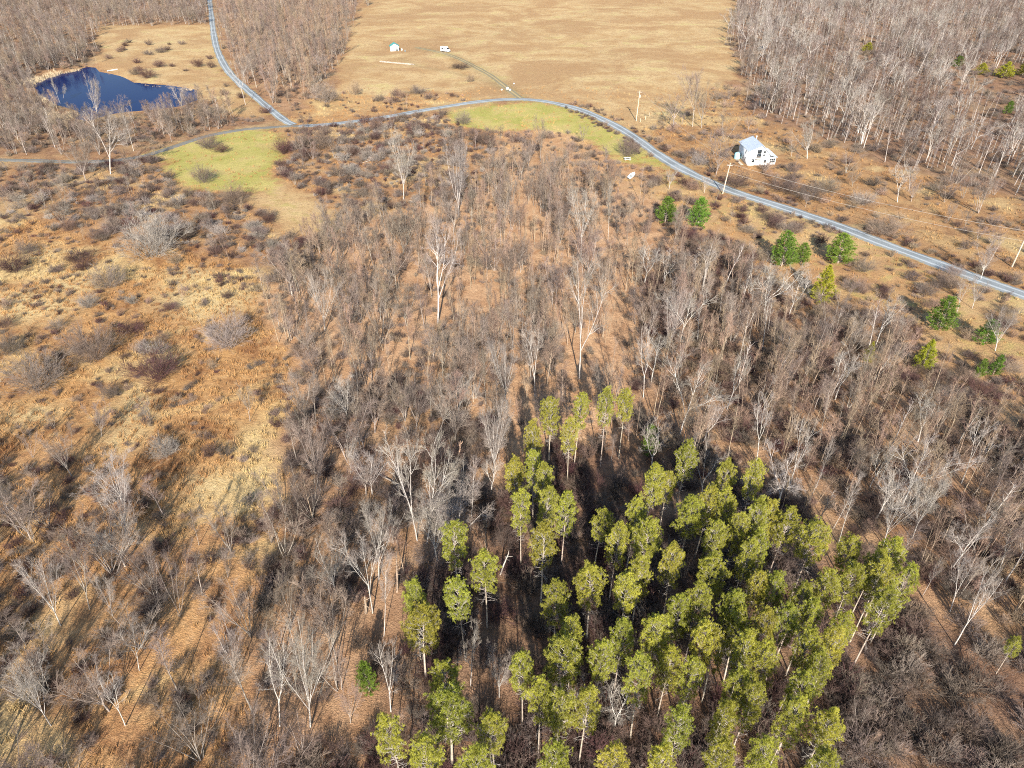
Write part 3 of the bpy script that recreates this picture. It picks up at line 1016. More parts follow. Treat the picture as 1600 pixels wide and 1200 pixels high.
ORD = ['nearest', 'second nearest', 'third nearest', 'fourth nearest', 'fifth nearest', 'sixth nearest', 'seventh nearest', 'eighth nearest', 'ninth nearest', 'tenth nearest', 'eleventh nearest', 'twelfth nearest', 'thirteenth nearest', 'fourteenth nearest', 'fifteenth nearest']


def label_them(rows):
    """rows of (object, u, v, look): label by look, side and nearest landmark; ties ranked by nearness"""
    got = {}
    for o, u, v, look in rows:
        m = min(MARKS, key=lambda q: (q[0] - u) ** 2 + (1.4 * (q[1] - v)) ** 2)
        dx, dy = u - m[0], v - m[1]
        sd = ('right of' if dx > 0 else 'left of') if abs(dx) > abs(dy) else ('below' if dy > 0 else 'above')
        got.setdefault((look, sd, m[2]), []).append((math.hypot(dx, dy), o))
    for (look, sd, m), L in got.items():
        L.sort(key=lambda q: q[0])
        for i, (dd, o) in enumerate(L):
            o['label'] = (ORD[min(i, 14)] + ' ' if len(L) > 1 else '') + look + ' ' + sd + ' ' + m


# ------------------------------------------------------------------ bare trees one can single out
# (base u, base v, top u, top v, width in px, kit, label)
HERO = [
    (631, 312, 630, 205, 58, 'palefan', 'tall pale oval-crowned bare tree, left of the pair below the road'),
    (716, 338, 714, 220, 70, 'palefan', 'wide fan-shaped pale bare tree, right of the pair below the road'),
    (908, 392, 912, 292, 66, 'palefan', 'pale broad-crowned bare tree left of a thin birch, above the tall forked tree'),
    (950, 380, 956, 285, 26, 'paleslim', 'thin straight pale bare tree standing below the white boat'),
    (684, 505, 692, 372, 95, 'limb', 'white crooked big-limbed bare tree in the middle of the leaf-strewn woods'),
    (905, 592, 913, 392, 66, 'limb', 'tallest white bare tree, forking high, straight above the pine stand'),
    (508, 517, 500, 425, 52, 'palefan', 'feather-shaped grey bare tree at the left edge of the woods'),
    (1005, 622, 1012, 518, 45, 'limb', 'white fork-topped bare tree just above the right tip of the pine stand'),
    (692, 588, 690, 508, 62, 'fan', 'grey fan-crowned bare tree just below the white big-limbed tree'),
    (792, 640, 783, 532, 66, 'palefan', 'pale fan-crowned bare tree left of the topmost pines'),
    (650, 672, 652, 596, 55, 'fan', 'round-crowned bluish grey bare tree on two short stems in mid woods'),
    (586, 676, 583, 600, 76, 'fan', 'wide low-branching bare tree with spreading limbs left of centre'),
    (499, 768, 492, 640, 50, 'multi', 'dense narrow grey bare tree at the meadow edge, left of centre'),
    (548, 740, 549, 686, 26, 'palefan', 'small pale vase-shaped bare tree between meadow and big double tree'),
    (771, 752, 774, 618, 50, 'palefan', 'pale bare tree rising just left of the pine stand'),
    (652, 845, 624, 700, 60, 'limb', 'big bare tree with crooked limb leaning left, beside the two forked trunks'),
    (667, 850, 698, 690, 75, 'limb', 'big pale bare tree with limbs reaching right, left of the pines'),
    (735, 828, 738, 712, 44, 'paleslim', 'straight single-stemmed bare tree above the leftmost round pine'),
    (592, 905, 594, 782, 62, 'palefan', 'silver-crowned bare tree left of the pine stand'),
    (582, 958, 562, 848, 40, 'limb', 'bare tree with one sharply bent white limb in the lower woods'),
    (600, 994, 606, 870, 34, 'paleslim', 'pale straight trunk broken at the top beside the leftmost tall pine'),
    (425, 848, 422, 772, 58, 'darkmulti', 'reddish round-topped bare clump at the meadow corner'),
    (520, 864, 512, 792, 52, 'multi', 'several-stemmed bare tree with light branches above a dark hollow'),
    (485, 1136, 472, 972, 74, 'palefan', 'large bare tree with thick light trunk at the bottom, left of the pines'),
    (437, 1135, 431, 1010, 78, 'limb', 'large wide-limbed bare tree at the bottom left of the thick-trunked one'),
    (455, 978, 442, 888, 56, 'fan', 'pinkish fan-crowned bare tree at the lower meadow edge'),
    (526, 1034, 506, 895, 66, 'fan', 'blue-grey bushy-crowned bare tree on two tan stems, lower left woods'),
    (548, 1130, 545, 1068, 40, 'fan', 'small pinkish bare tree at the bottom beside the round green evergreen'),
    (611, 1112, 602, 1020, 40, 'limb', 'zigzag white bare tree right of the round green evergreen'),
    (735, 1072, 737, 1000, 42, 'limb', 'thin white bare tree standing in the dark gap between pines'),
    (780, 1090, 782, 1012, 62, 'palefan', 'bright fan-shaped bare tree among the bottom pines'),
    (200, 847, 172, 742, 66, 'palefan', 'pale leaf-shaped bare tree leaning left in the lower meadow'),
    (282, 962, 264, 832, 84, 'multi', 'large many-stemmed bare tree right of the leaning pale one, lower left'),
    (95, 978, 50, 868, 64, 'palefan', 'left-leaning bare tree of a close pair near the left edge'),
    (140, 952, 112, 850, 58, 'fan', 'right-hand bare tree of a close pair near the left edge'),
    (176, 962, 160, 898, 40, 'palefan', 'short pale bare tree in the gap of the lower left woods'),
    (369, 1062, 352, 962, 46, 'palefan', 'slender pale bare tree leaning left in the bottom left woods'),
    (80, 1134, 24, 1028, 60, 'palefan', 'brightest left-leaning bare tree at the bottom left corner'),
    (196, 1134, 164, 1052, 52, 'limb', 'crooked white bare tree at the bottom left, right of the corner tree'),
    (218, 1048, 207, 985, 34, 'limb', 'small white bare tree amid long shadows, bottom left'),
    (356, 902, 351, 842, 34, 'multi', 'small light bare tree on bright tan grass, lower left'),
    (311, 852, 305, 795, 34, 'slim', 'thin dark bare tree at the lower meadow edge'),
    (159, 682, 150, 626, 44, 'fan', 'small round grey bare tree in the meadow beside a straw patch'),
    (391, 658, 384, 598, 42, 'fan', 'small grey bare tree at the right side of the meadow'),
    (284, 470, 288, 436, 24, 'multi', 'tiny V-shaped bare tree on the straw patch in the meadow'),
    (112, 700, 106, 655, 28, 'slim', 'thin leaning dead sapling in the left meadow'),
    (52, 715, 40, 660, 40, 'multi', 'grey mossy bare clump at the left meadow edge'),
    (22, 800, 5, 740, 34, 'multi', 'small bare tree at the far left edge above the woods'),
    (1261, 248, 1263, 188, 56, 'palefan', 'bare fruit tree beside the white house, casting a forked shadow'),
    (1322, 270, 1330, 228, 54, 'multi', 'low many-stemmed bare tree, second from the white house'),
    (1402, 316, 1408, 262, 44, 'limb', 'pale bare tree with bent trunk in the field right of the white house'),
    (1420, 299, 1430, 258, 34, 'palefan', 'short pale bare tree just behind the bent-trunked one'),
    (1475, 316, 1478, 280, 52, 'multi', 'low vase-shaped bare tree with dark centre at field edge'),
    (1529, 333, 1556, 248, 62, 'multi', 'large grey bare tree at the lower right corner of the upper field'),
    (1504, 310, 1520, 255, 44, 'multi', 'bare tree behind the large grey one at the upper field edge'),
    (1052, 199, 1056, 140, 62, 'fan', 'many-branched bare tree right of the left utility pole'),
    (1082, 198, 1086, 104, 56, 'fan', 'tall bushy grey bare tree standing behind the many-branched one'),
    (1096, 200, 1102, 126, 50, 'fan', 'dense dark grey bare tree touching the tall bushy one in the field'),
    (1130, 222, 1140, 165, 60, 'multi', 'bare clump on the left of the upper right woods'),
    (1532, 437, 1552, 372, 46, 'palefan', 'white bare tree growing on the upper side of the road at right'),
    (1519, 482, 1536, 432, 36, 'palefan', 'white bare tree growing on the lower side of the road at right'),
    (1495, 488, 1508, 444, 28, 'limb', 'small tan bare tree left of the white roadside tree'),
    (1555, 548, 1572, 480, 62, 'palefan', 'wide white bare tree over the dark half-hidden evergreen'),
    (1100, 302, 1106, 275, 24, 'palefan', 'small white bare tree at the road edge below the leaning pole'),
    (1117, 318, 1126, 290, 20, 'slim', 'thin leaning trunk beside the second roadside evergreen'),
    (1045, 296, 1052, 262, 26, 'palefan', 'small bare tree with white stem beside the road curve'),
    (152, 184, 143, 120, 34, 'palefan', 'white bare tree standing out against the blue pond'),
    (95, 164, 80, 122, 14, 'paleslim', 'white leaning birch stem at the left end of the pond'),
    (98, 160, 100, 128, 12, 'paleslim', 'thin white forked stem beside the leaning birch at the pond'),
    (284, 170, 278, 132, 34, 'palefan', 'white bare tree at the right end of the pond'),
    (209, 236, 192, 164, 26, 'paleslim', 'pair-stemmed white birch below the pond'),
    (173, 272, 168, 188, 62, 'limb', 'large pale bare tree below the pond beside the dark lane'),
    (134, 282, 108, 212, 56, 'fan', 'grey bare tree leaning left over the dark lane'),
    (384, 164, 370, 108, 18, 'limb', 'crooked white bare tree beside the gravel side road'),
    (845, 252, 846, 180, 34, 'fan', 'rounded brown bare tree at the left edge of the right lawn'),
    (950, 272, 944, 226, 24, 'slim', 'brown bare tree at the lower right corner of the right lawn'),
    (1491, 1008, 1552, 898, 52, 'limb', 'long white bare tree leaning right in the clearing at lower right'),
    (1484, 956, 1512, 872, 50, 'limb', 'white bare tree with spreading limbs at the lower right clearing'),
    (1441, 932, 1470, 868, 24, 'paleslim', 'pale thin trunk leaning right at the edge of the pines'),
    (1302, 826, 1345, 738, 30, 'paleslim', 'long pale trunk leaning right above the pines'),
    (1232, 765, 1262, 660, 40, 'limb', 'white bare tree with tufted top leaning right, right woods'),
    (1275, 762, 1300, 680, 28, 'paleslim', 'pale straight trunk leaning right, one of a row above the pines'),
    (1380, 852, 1420, 740, 42, 'palefan', 'pale bare tree leaning right in the middle of the right woods'),
    (1425, 842, 1462, 728, 44, 'palefan', 'pinkish-white bare tree leaning right near a dark gully'),
    (1434, 690, 1450, 628, 70, 'limb', 'wide bare tree with long low limbs in the right woods'),
    (1502, 755, 1540, 668, 52, 'limb', 'white fork-limbed bare tree on the right side of the right woods'),
    (1136, 640, 1165, 552, 46, 'limb', 'white bare tree with arching limbs leaning right, mid right woods'),
    (1095, 790, 1105, 702, 26, 'limb', 'white bare tree rising behind the rear pines'),
    (1182, 720, 1198, 620, 34, 'limb', 'white bare tree with raised limbs just above the right pines'),
    (1042, 560, 1060, 448, 46, 'palefan', 'white bare tree leaning right beside the orange clearing'),
    (836, 620, 834, 520, 36, 'limb', 'pale forked bare tree above the topmost left pines'),
]


def bare_tree(u, v, ut, vt, w, kn, label, group=None, name='bare_tree'):
    P = ground(u, v)
    h, dx = top_fit(P, ut, vt)
    h = min(max(h, 2.5), 22)
    lean = max(-0.42, min(0.42, math.atan2(dx, h)))
    depth = P.y * CP + (CAM_H - P.z - h * 0.6) * SP
    wm = w * depth / FPX
    ks = KITS[kn]
    i = int(rng.integers(len(ks)))
    nat = {'fan': 0.85, 'palefan': 0.85, 'limb': 0.8, 'multi': 0.85, 'darkmulti': 0.85, 'slim': 0.5, 'paleslim': 0.5, 'tanslim': 0.5, 'sapling': 0.45, 'poplar': 0.4}[kn] * 10
    wd = max(0.5 * h / 10, min(1.7 * h / 10, wm / nat))
    place(kn, i, ks[i], name, label, 'tree', group, P, h / 10, wd, rng.uniform(0, 6.28), (lean, rng.normal(0, 0.02)))
    return P


TAKEN = []
for hrow in HERO:
    P = bare_tree(*hrow)
    TAKEN.append((P.x, P.y, 2.6))

# ------------------------------------------------------------------ pines of the plantation (crown top u, v, crown width)
PINE_PX = [
    (862, 618, 42), (905, 616, 26), (950, 609, 27), (980, 606, 34), (840, 660, 36), (893, 650, 30), (1078, 686, 42), (1025, 720, 36),
    (1048, 732, 32), (835, 702, 34), (803, 713, 28), (852, 722, 26), (815, 765, 42), (852, 762, 32), (884, 766, 38), (850, 820, 58),
    (938, 794, 38), (995, 775, 42), (1012, 812, 58), (968, 815, 32), (1085, 772, 58), (1112, 757, 46), (1140, 723, 42), (1185, 720, 36),
    (1160, 795, 48), (1122, 812, 46), (1195, 785, 46), (1145, 765, 36), (1210, 782, 42), (1236, 792, 46), (1278, 818, 64), (1338, 838, 42),
    (1410, 845, 58), (1376, 862, 46), (1196, 832, 44), (1170, 842, 44), (708, 818, 58), (757, 862, 58), (719, 909, 54), (641, 908, 50),
    (651, 946, 76), (689, 1037, 66), (694, 1078, 92), (612, 1120, 50), (770, 1116, 46), (872, 911, 56), (928, 890, 62), (983, 898, 54),
    (1006, 868, 50), (1068, 932, 56), (1030, 966, 60), (977, 968, 46), (897, 973, 40), (886, 1000, 84), (818, 1022, 44), (1009, 1030, 56),
    (1086, 1032, 52), (1103, 976, 42), (1129, 988, 46), (1165, 956, 52), (1156, 920, 50), (1192, 900, 44), (1120, 870, 62), (876, 1085, 70),
    (918, 1075, 44), (1070, 1110, 56), (1140, 1105, 44), (1182, 1070, 50), (846, 1064, 42), (1222, 900, 46), (1257, 912, 42), (1276, 937, 42),
    (1345, 878, 58), (1386, 882, 50), (1422, 882, 48), (1390, 926, 58), (1322, 956, 38), (1312, 990, 42), (1240, 950, 46), (1269, 986, 50),
    (1267, 1060, 56), (1246, 1096, 60), (1302, 1112, 44), (1206, 960, 46), (1208, 1010, 46), (1594, 1000, 22), (1060, 850, 44),
    (660, 1150, 70), (740, 1170, 70), (960, 1160, 64), (1040, 1165, 60), (1130, 1170, 60), (1210, 1160, 60), (860, 1165, 66), (1300, 1180, 60),
    (1100, 915, 42), (1176, 990, 42), (1302, 900, 42), (1150, 1042, 44), (942, 1002, 38), (1290, 1032, 44), (1052, 1010, 40),
]
PINE_LABEL = {
    0: 'yellow-green pine at the top left tip of the pine stand', 1: 'narrow bright lime pine, second at the tip of the stand',
    2: 'narrow pine, left of the close pair at the upper tip of the stand', 3: 'tall pine on bare poles, right of the close pair at the upper tip',
    36: 'round yellow-green pine standing apart, upper of the left group', 37: 'pine with long bare trunk, right of the left group',
    38: 'pine with long bare trunk in the middle of the left group', 39: 'dark-shaded upper crown of the leftmost tall pine pair',
    40: 'largest leftmost pine, full crowned, beside bare white trunks', 41: 'dark green pine at the bottom above the broad corner pine',
    42: 'broadest pine at the bottom left of the stand', 16: 'thin half-dead pine with grey twigs in the central gap of the stand',
    32: 'greener pine at the right end of the stand under bare trees', 30: 'broad yellow pine on the upper right edge of the stand',
    85: 'yellow pine at the right edge of the picture', 15: 'full green pine at the left edge of the central gap',
    53: 'broad full-crowned pine at lower centre beside the fallen log',
}
PROWS = []
for j, (u, v, w) in enumerate(PINE_PX):
    h = 13.5 + rng.normal(0, 0.7)
    if j in (8, 16):
        h = 11
    if j == 85:
        h = 6.5
    z = 0.0
    d = ray(u, v)
    t = (h - CAM_H) / d.z
    x, y = d.x * t, d.y * t
    z = float(height(x, y))
    dep = y * CP + (CAM_H - h * 0.7) * SP
    wd = max(0.5 if h < 8 else 0.85, min(1.75, (w * dep / FPX) / 3.9))
    i = int(rng.integers(8))
    lab = PINE_LABEL.get(j)
    if v < 780:
        gl = 'yellow-green pine in the upper part of the pine stand'
    elif v < 920:
        gl = 'yellow-green pine in the dense middle of the pine stand'
    elif v < 1040:
        gl = 'yellow-green pine in the lower part of the pine stand'
    else:
        gl = 'yellow-green pine along the bottom edge of the picture'
    o = place('pine', i, PINES[i], 'pine_tree', lab or gl, 'pine tree', 'plantation pines', (x, y, z), h / 10, wd * 0.93, rng.uniform(0, 6.28),
              (rng.normal(0, 0.02), rng.normal(0, 0.02)))
    if not lab:
        PROWS.append((o, u, v + 20, ('broad' if w > 52 else 'narrow' if w < 44 else 'mid-sized') + ' yellow-green pine'))
    TAKEN.append((x, y, 1.0))

label_them(PROWS)

FIR_PX = [  # base u, v, top v, width, kind, label
    (1039, 347, 308, 36, 'fir', 'green conical evergreen, left of the pair below the road'),
    (1090, 353, 309, 37, 'fir', 'green conical evergreen, right of the pair below the road'),
    (1221, 416, 362, 46, 'fir', 'large bushy evergreen, taller one of the touching pair by the road'),
    (1250, 412, 380, 30, 'fir', 'smaller round evergreen touching the large bushy one by the road'),
    (1309, 411, 366, 50, 'fir', 'round dark green evergreen close to the road, right of the touching pair'),
    (1281, 472, 414, 44, 'lime', 'yellow-green pyramid-shaped evergreen below the roadside group'),
    (1466, 515, 464, 48, 'fir', 'bushy green evergreen in the roadside clearing at right'),
    (1537, 536, 502, 40, 'fir', 'dark evergreen half hidden behind a white bare tree at right'),
    (1440, 576, 530, 36, 'lime', 'olive evergreen below the bushy one at right'),
    (1354, 566, 534, 18, 'lime', 'tiny lime evergreen alone in the right thicket'),
    (1528, 590, 561, 18, 'fir', 'small evergreen, left of the little pair at the right edge'),
    (1551, 586, 556, 22, 'fir', 'small evergreen, right of the little pair at the right edge'),
    (577, 1080, 1036, 36, 'fir', 'small round bright green evergreen alone in the lower woods'),
    (1014, 712, 666, 30, 'fir', 'small bright green evergreen at the upper right of the pine stand'),
    (1496, 104, 88, 20, 'fir', 'dark evergreen in the far woods, left of the far green row'),
    (1532, 116, 98, 26, 'lime', 'middle evergreen of the far green row in the upper right woods'),
    (1568, 121, 96, 32, 'lime', 'largest evergreen of the far green row in the upper right woods'),
    (1597, 118, 94, 24, 'lime', 'evergreen at the right end of the far green row'),
    (1355, 80, 66, 22, 'lime', 'far evergreen at the top edge of the upper right woods'),
    (1573, 178, 158, 16, 'fir', 'small dark evergreen deep in the upper right woods'),
    (534, 1132, 1118, 10, 'fir', None),
]
for u, v, vt, w, kd, lab in FIR_PX:
    if not lab:
        continue
    P = ground(u, v)
    h, _ = top_fit(P, u, vt)
    h = min(max(h, 2.0), 13)
    dep = P.y * CP + (CAM_H - h * 0.5) * SP
    wd = (w * dep / FPX) / 3.7
    i = int(rng.integers(3))
    place(kd, i, FIRS[kd][i], 'evergreen_tree', lab, 'evergreen', 'scattered evergreens', P, h / 5, wd, rng.uniform(0, 6.28))
    TAKEN.append((P.x, P.y, 1.5))

# ------------------------------------------------------------------ shrubs one can single out (centre-base u, v, width, height px, colour, label)
SHRUB_PX = [
    (172, 448, 52, 38, 'grey', 'round grey shrub on the straw grass of the left meadow'),
    (140, 480, 30, 26, 'pale', 'small pale round shrub right below the grey one in the meadow'),
    (206, 474, 22, 14, 'pale', 'tiny pale shrub in the middle of the meadow'),
    (42, 396, 34, 18, 'brown', 'low dark shrub at the upper left of the meadow'),
    (22, 424, 54, 30, 'maroon', 'purple shrub at the left edge of the meadow'),
    (125, 408, 50, 18, 'maroon', 'low flat maroon shrub in the upper meadow'),
    (150, 562, 74, 60, 'grey', 'large grey rounded shrub left of the maroon patch'),
    (205, 520, 40, 20, 'maroon', 'bright maroon shrub above the dark red patch in the meadow'),
    (247, 592, 84, 44, 'maroon', 'wide dark red shrub in the middle of the meadow'),
    (62, 606, 92, 54, 'grey', 'broad blue-grey shrub with tangled limbs at the left'),
    (14, 552, 48, 32, 'brown', 'brown shrub cut by the left edge of the picture'),
    (8, 512, 32, 20, 'maroon', 'maroon shrub at the left edge above the brown one'),
    (172, 622, 30, 24, 'brown', 'round dark shrub beside a straw patch'),
    (358, 542, 66, 58, 'pale', 'large silver spiky shrub at the right side of the meadow'),
    (240, 400, 96, 64, 'pale', 'huge silver radiating shrub at the top of the meadow'),
    (90, 514, 26, 18, 'grey', 'small grey shrub near the left of the meadow'),
    (228, 552, 26, 22, 'pale', 'left of two small pale shrubs above the dark red one'),
    (252, 552, 26, 22, 'pale', 'right of two small pale shrubs above the dark red one'),
    (268, 484, 32, 12, 'maroon', 'low reddish shrub on the right straw patch'),
    (356, 466, 20, 14, 'brown', 'small dark shrub on the right straw patch'),
    (260, 712, 42, 34, 'pale', 'pale grey shrub beside a long dark shadow'),
    (330, 712, 24, 20, 'maroon', 'small dark shrub on brown grass, lower meadow'),
    (320, 478, 16, 10, 'brown', 'tiny brown shrub at the centre of the straw patch'),
    (320, 285, 36, 30, 'brown', 'dark bush with a trunk on the left lawn'),
    (327, 232, 34, 26, 'brown', 'dark shrub at the lane edge of the left lawn'),
    (346, 238, 28, 16, 'maroon', 'low reddish shrub just right of the lane-side one'),
    (365, 320, 44, 36, 'brown', 'grey-brown bush at the lower edge of the left lawn'),
    (724, 194, 26, 22, 'grey', 'single grey bush on the right lawn'),
    (755, 225, 44, 30, 'brown', 'dark bush at the lower left corner of the right lawn'),
    (445, 240, 34, 30, 'maroon', 'reddish bush at the right edge of the left lawn'),
    (496, 232, 62, 36, 'brown', 'broad brown bush right of the road fork'),
    (588, 205, 26, 26, 'brown', 'dark bush on the near edge of the road'),
    (612, 330, 0, 0, 'brown', None),
    (982, 244, 40, 32, 'brown', 'dark bush beside the white picnic table'),
    (1092, 258, 34, 24, 'pale', 'pale round bush between road and white house'),
    (1290, 300, 40, 26, 'grey', 'round dark-centred bush below the field trees'),
    (1347, 320, 40, 26, 'pale', 'round silver bush in the field by the road'),
    (1230, 300, 66, 24, 'brown', 'dark brush clump below the power line left'),
    (1265, 312, 50, 26, 'brown', 'dark brush clump on the upper verge of the road'),
    (1380, 366, 60, 30, 'grey', 'grey brush clump under the power line right'),
    (1150, 290, 50, 22, 'brown', 'dark brush between road and white house'),
    (250, 105, 20, 14, 'maroon', 'round maroon bush in the far left field'),
    (232, 122, 28, 18, 'maroon', 'maroon bush above the pond shore'),
    (212, 117, 20, 14, 'brown', 'brown bush on the pond shore right of the canoe'),
    (310, 104, 20, 16, 'maroon', 'maroon bush near the gravel side road'),
    (331, 106, 14, 14, 'maroon', 'small maroon bush touching the gravel side road'),
    (252, 82, 20, 10, 'brown', 'brown bush at the top of the far left field'),
    (170, 92, 14, 8, 'brown', 'small bush at the left end of the far left field'),
    (510, 160, 40, 38, 'grey', 'tall grey bush at the left edge of the hay field'),
    (555, 148, 20, 28, 'tan', 'loose tan bush in the hay field'),
    (594, 158, 20, 12, 'brown', 'left bush of the hedge row along the hay field'),
    (620, 150, 18, 14, 'brown', 'middle bush of the hedge row along the hay field'),
    (650, 146, 36, 12, 'brown', 'right bush of the hedge row along the hay field'),
    (735, 128, 14, 14, 'tan', 'small bush between the tracks in the hay field'),
    (720, 107, 34, 10, 'maroon', 'low reddish bush beside the driveway'),
    (1402, 1100, 0, 0, 'grey', None),
]
for u, v, w, hp, kd, lab in SHRUB_PX:
    if not lab:
        continue
    P = ground(u, v)
    h, _ = top_fit(P, u, v - hp * 0.86)
    dep = P.y * CP + (CAM_H - h * 0.5) * SP
    wm = w * dep / FPX
    SS = BIG if wm > 3.2 else SHRUBS
    o = link('shrub', SS[kd][int(rng.integers(len(SS[kd])))])
    o.location = P
    h = max(0.7, min(h, 0.95 * wm))
    o.scale = (wm / 2.3, wm / 2.3, h / 1.6)
    o.rotation_euler = (0, 0, rng.uniform(0, 6.28))
    tag(o, lab, 'shrub', 'meadow and verge shrubs')
    TAKEN.append((P.x, P.y, wm * 0.4))

# ------------------------------------------------------------------ woodland and undergrowth scattered by zone
TK = np.array(TAKEN)


def scatter(dens, seed, x0=-420, x1=520, y0=8, y1=760, zones_wob=3.0, keep=0.6, clump=0.0):
    """random points, dens = {zone: plants per square metre}"""
    r = np.random.default_rng(seed)
    mx = max(dens.values())
    n = int((x1 - x0) * (y1 - y0) * mx)
    x, y = r.uniform(x0, x1, n), r.uniform(y0, y1, n)
    inv = np.abs(x) < 0.80 * (y * CP + CAM_H * SP) + 25            # the place round the view
    x, y = x[inv], y[inv]
    z = zone_of(x, y, zones_wob)
    p = np.zeros(len(x))
    for k, d in dens.items():
        p[z == ZI[k]] = d / mx
    if clump:
        p *= np.clip(1.0 + clump * (vnoise(x, y, 10, seed) - 0.5) * 2.4, 0.05, 2)
    ok = (r.random(len(x)) < p)
    x, y, z = x[ok], y[ok], z[ok]
    ok = road_dist(x, y) > keep
    x, y, z = x[ok], y[ok], z[ok]
    hx, hy = flat(1185, 250)
    ok = np.hypot(x - hx - 1, y - hy - 4) > 9.5
    x, y, z = x[ok], y[ok], z[ok]
    near = np.array([np.any(np.hypot(TK[:, 0] - a, TK[:, 1] - b) < TK[:, 2]) for a, b in zip(x, y)], bool) if len(x) else np.zeros(0, bool)
    ok = ~near
    return x[ok], y[ok], z[ok], r


# kits allowed in each zone for trees, with height range
TREEMIX = {
    'woodsc': (['pole'] * 5 + ['tanslim', 'tanslim', 'sapling', 'slim', 'slim', 'fan', 'multi'], (6.0, 11.5)),
    'woodslc': (['fan', 'multi', 'slim', 'darkmulti', 'tanslim', 'palefan'], (6, 11)),
    'woodsbl': (['fan', 'multi', 'slim', 'darkmulti', 'palefan', 'slim', 'multi', 'fan'], (6, 11.5)),
    'thicket': (['pole'] * 9 + ['sapling', 'sapling', 'tanslim', 'slim', 'limb', 'poplar', 'poplar', 'multi'], (6.5, 12)),
    'forestur': (['farpole'] * 4 + ['poplar', 'poplar', 'slim', 'darkmulti', 'limb'], (8, 13.5)),
    'foresttl': (['slim', 'poplar', 'multi', 'fan', 'tanslim', 'darkmulti'], (6, 11)),
    'foresttm': (['farpole', 'pole', 'tanslim', 'slim', 'pole', 'multi'], (9, 15)),
    'belt': (['multi', 'darkmulti', 'sapling', 'slim'], (4, 7.5)),
    'meadow': (['multi', 'fan', 'sapling'], (3, 6)),
    'pines': (['sapling', 'slim', 'limb'], (5, 10)),
    'orchard': (['multi', 'fan'], (4, 6.5)),
    'roadside': (['sapling', 'slim', 'multi'], (4, 7)),
    'brushbr': (['sapling', 'darkmulti'], (3.5, 6)),
    'scrub': (['darkmulti', 'sapling', 'multi', 'slim'], (3.0, 5.5)),
    'clear': (['pole', 'pole', 'sapling'], (5, 9)),
    'edge': (['multi', 'fan', 'sapling', 'darkmulti'], (3.5, 6.5)),
    'roadgrass': (['multi', 'sapling'], (3, 6)),
    'other': (['slim', 'multi', 'fan', 'tanslim'], (8, 14)),
}
TREED = {'woodsc': 0.082, 'woodslc': 0.038, 'woodsbl': 0.042, 'thicket': 0.14, 'forestur': 0.036, 'foresttl': 0.038, 'foresttm': 0.04,
         'belt': 0.010, 'meadow': 0.001, 'pines': 0.008, 'orchard': 0.0022, 'roadside': 0.005, 'brushbr': 0.008, 'roadgrass': 0.0015, 'other': 0.004,
         'scrub': 0.035, 'edge': 0.011, 'clear': 0.02}
GLAB = {
    'woodsc': ('slender bare tree in the leaf-strewn woods between lawns and pines', 'slender trees of the central woods'),
    'woodslc': ('bare tree in the brown woods between meadow and pines', 'trees left of the pines'),
    'woodsbl': ('bare tree casting long shadows in the bottom left woods', 'trees of the bottom left woods'),
    'thicket': ('thin right-leaning bare tree in the dense woods right of the pines', 'thin trees of the right woods'),
    'belt': ('small bare tree in the shrubby belt above the meadow', 'small trees of the shrub belt'),
    'meadow': ('small bare tree among dead grass of the left meadow', 'small trees of the meadow'),
    'pines': ('thin bare tree beneath the pines', 'bare trees beneath the pines'),
    'orchard': ('low bare tree in the brown field around the white house', 'field trees'),
    'roadside': ('small bare tree on the lower verge of the right-hand road', 'small trees on the verge'),
    'brushbr': ('thin bare sapling in the brush at the bottom right corner', 'saplings of the corner brush'),
    'foresttl': ('bare tree in the woods around the pond', 'trees around the pond'),
    'foresttm': ('bare tree in the dark grove between side road and hay field', 'trees of the grove'),
    'forestur': ('bare grey tree in the upper right woods', 'trees of the upper right woods'),
    'roadgrass': ('small bare tree in the grass strip above the road', 'small trees above the road'),
    'other': ('bare tree at the margin of the woods', 'margin trees'),
    'scrub': ('low bare tree in the scrub below the roadside', 'trees of the roadside scrub'),
    'clear': ('thin bare tree in a leaf-strewn clearing', 'trees of the clearings'),
    'edge': ('low bare tree just below the right lawn', 'trees below the right lawn'),
}
x, y, z, r = scatter(TREED, 21, clump=0.45)
zz = height(x, y)
u, v = project(x, y, zz + 4)
d = np.sqrt(x * x + y * y + CAM_H ** 2)
hts = np.zeros(len(x))
kits = np.empty(len(x), object)
for i in range(len(x)):
    ks, (a, b) = TREEMIX[ZNAMES[z[i]]]
    kits[i] = ks[int(r.integers(len(ks)))]
    hts[i] = r.uniform(a, b)
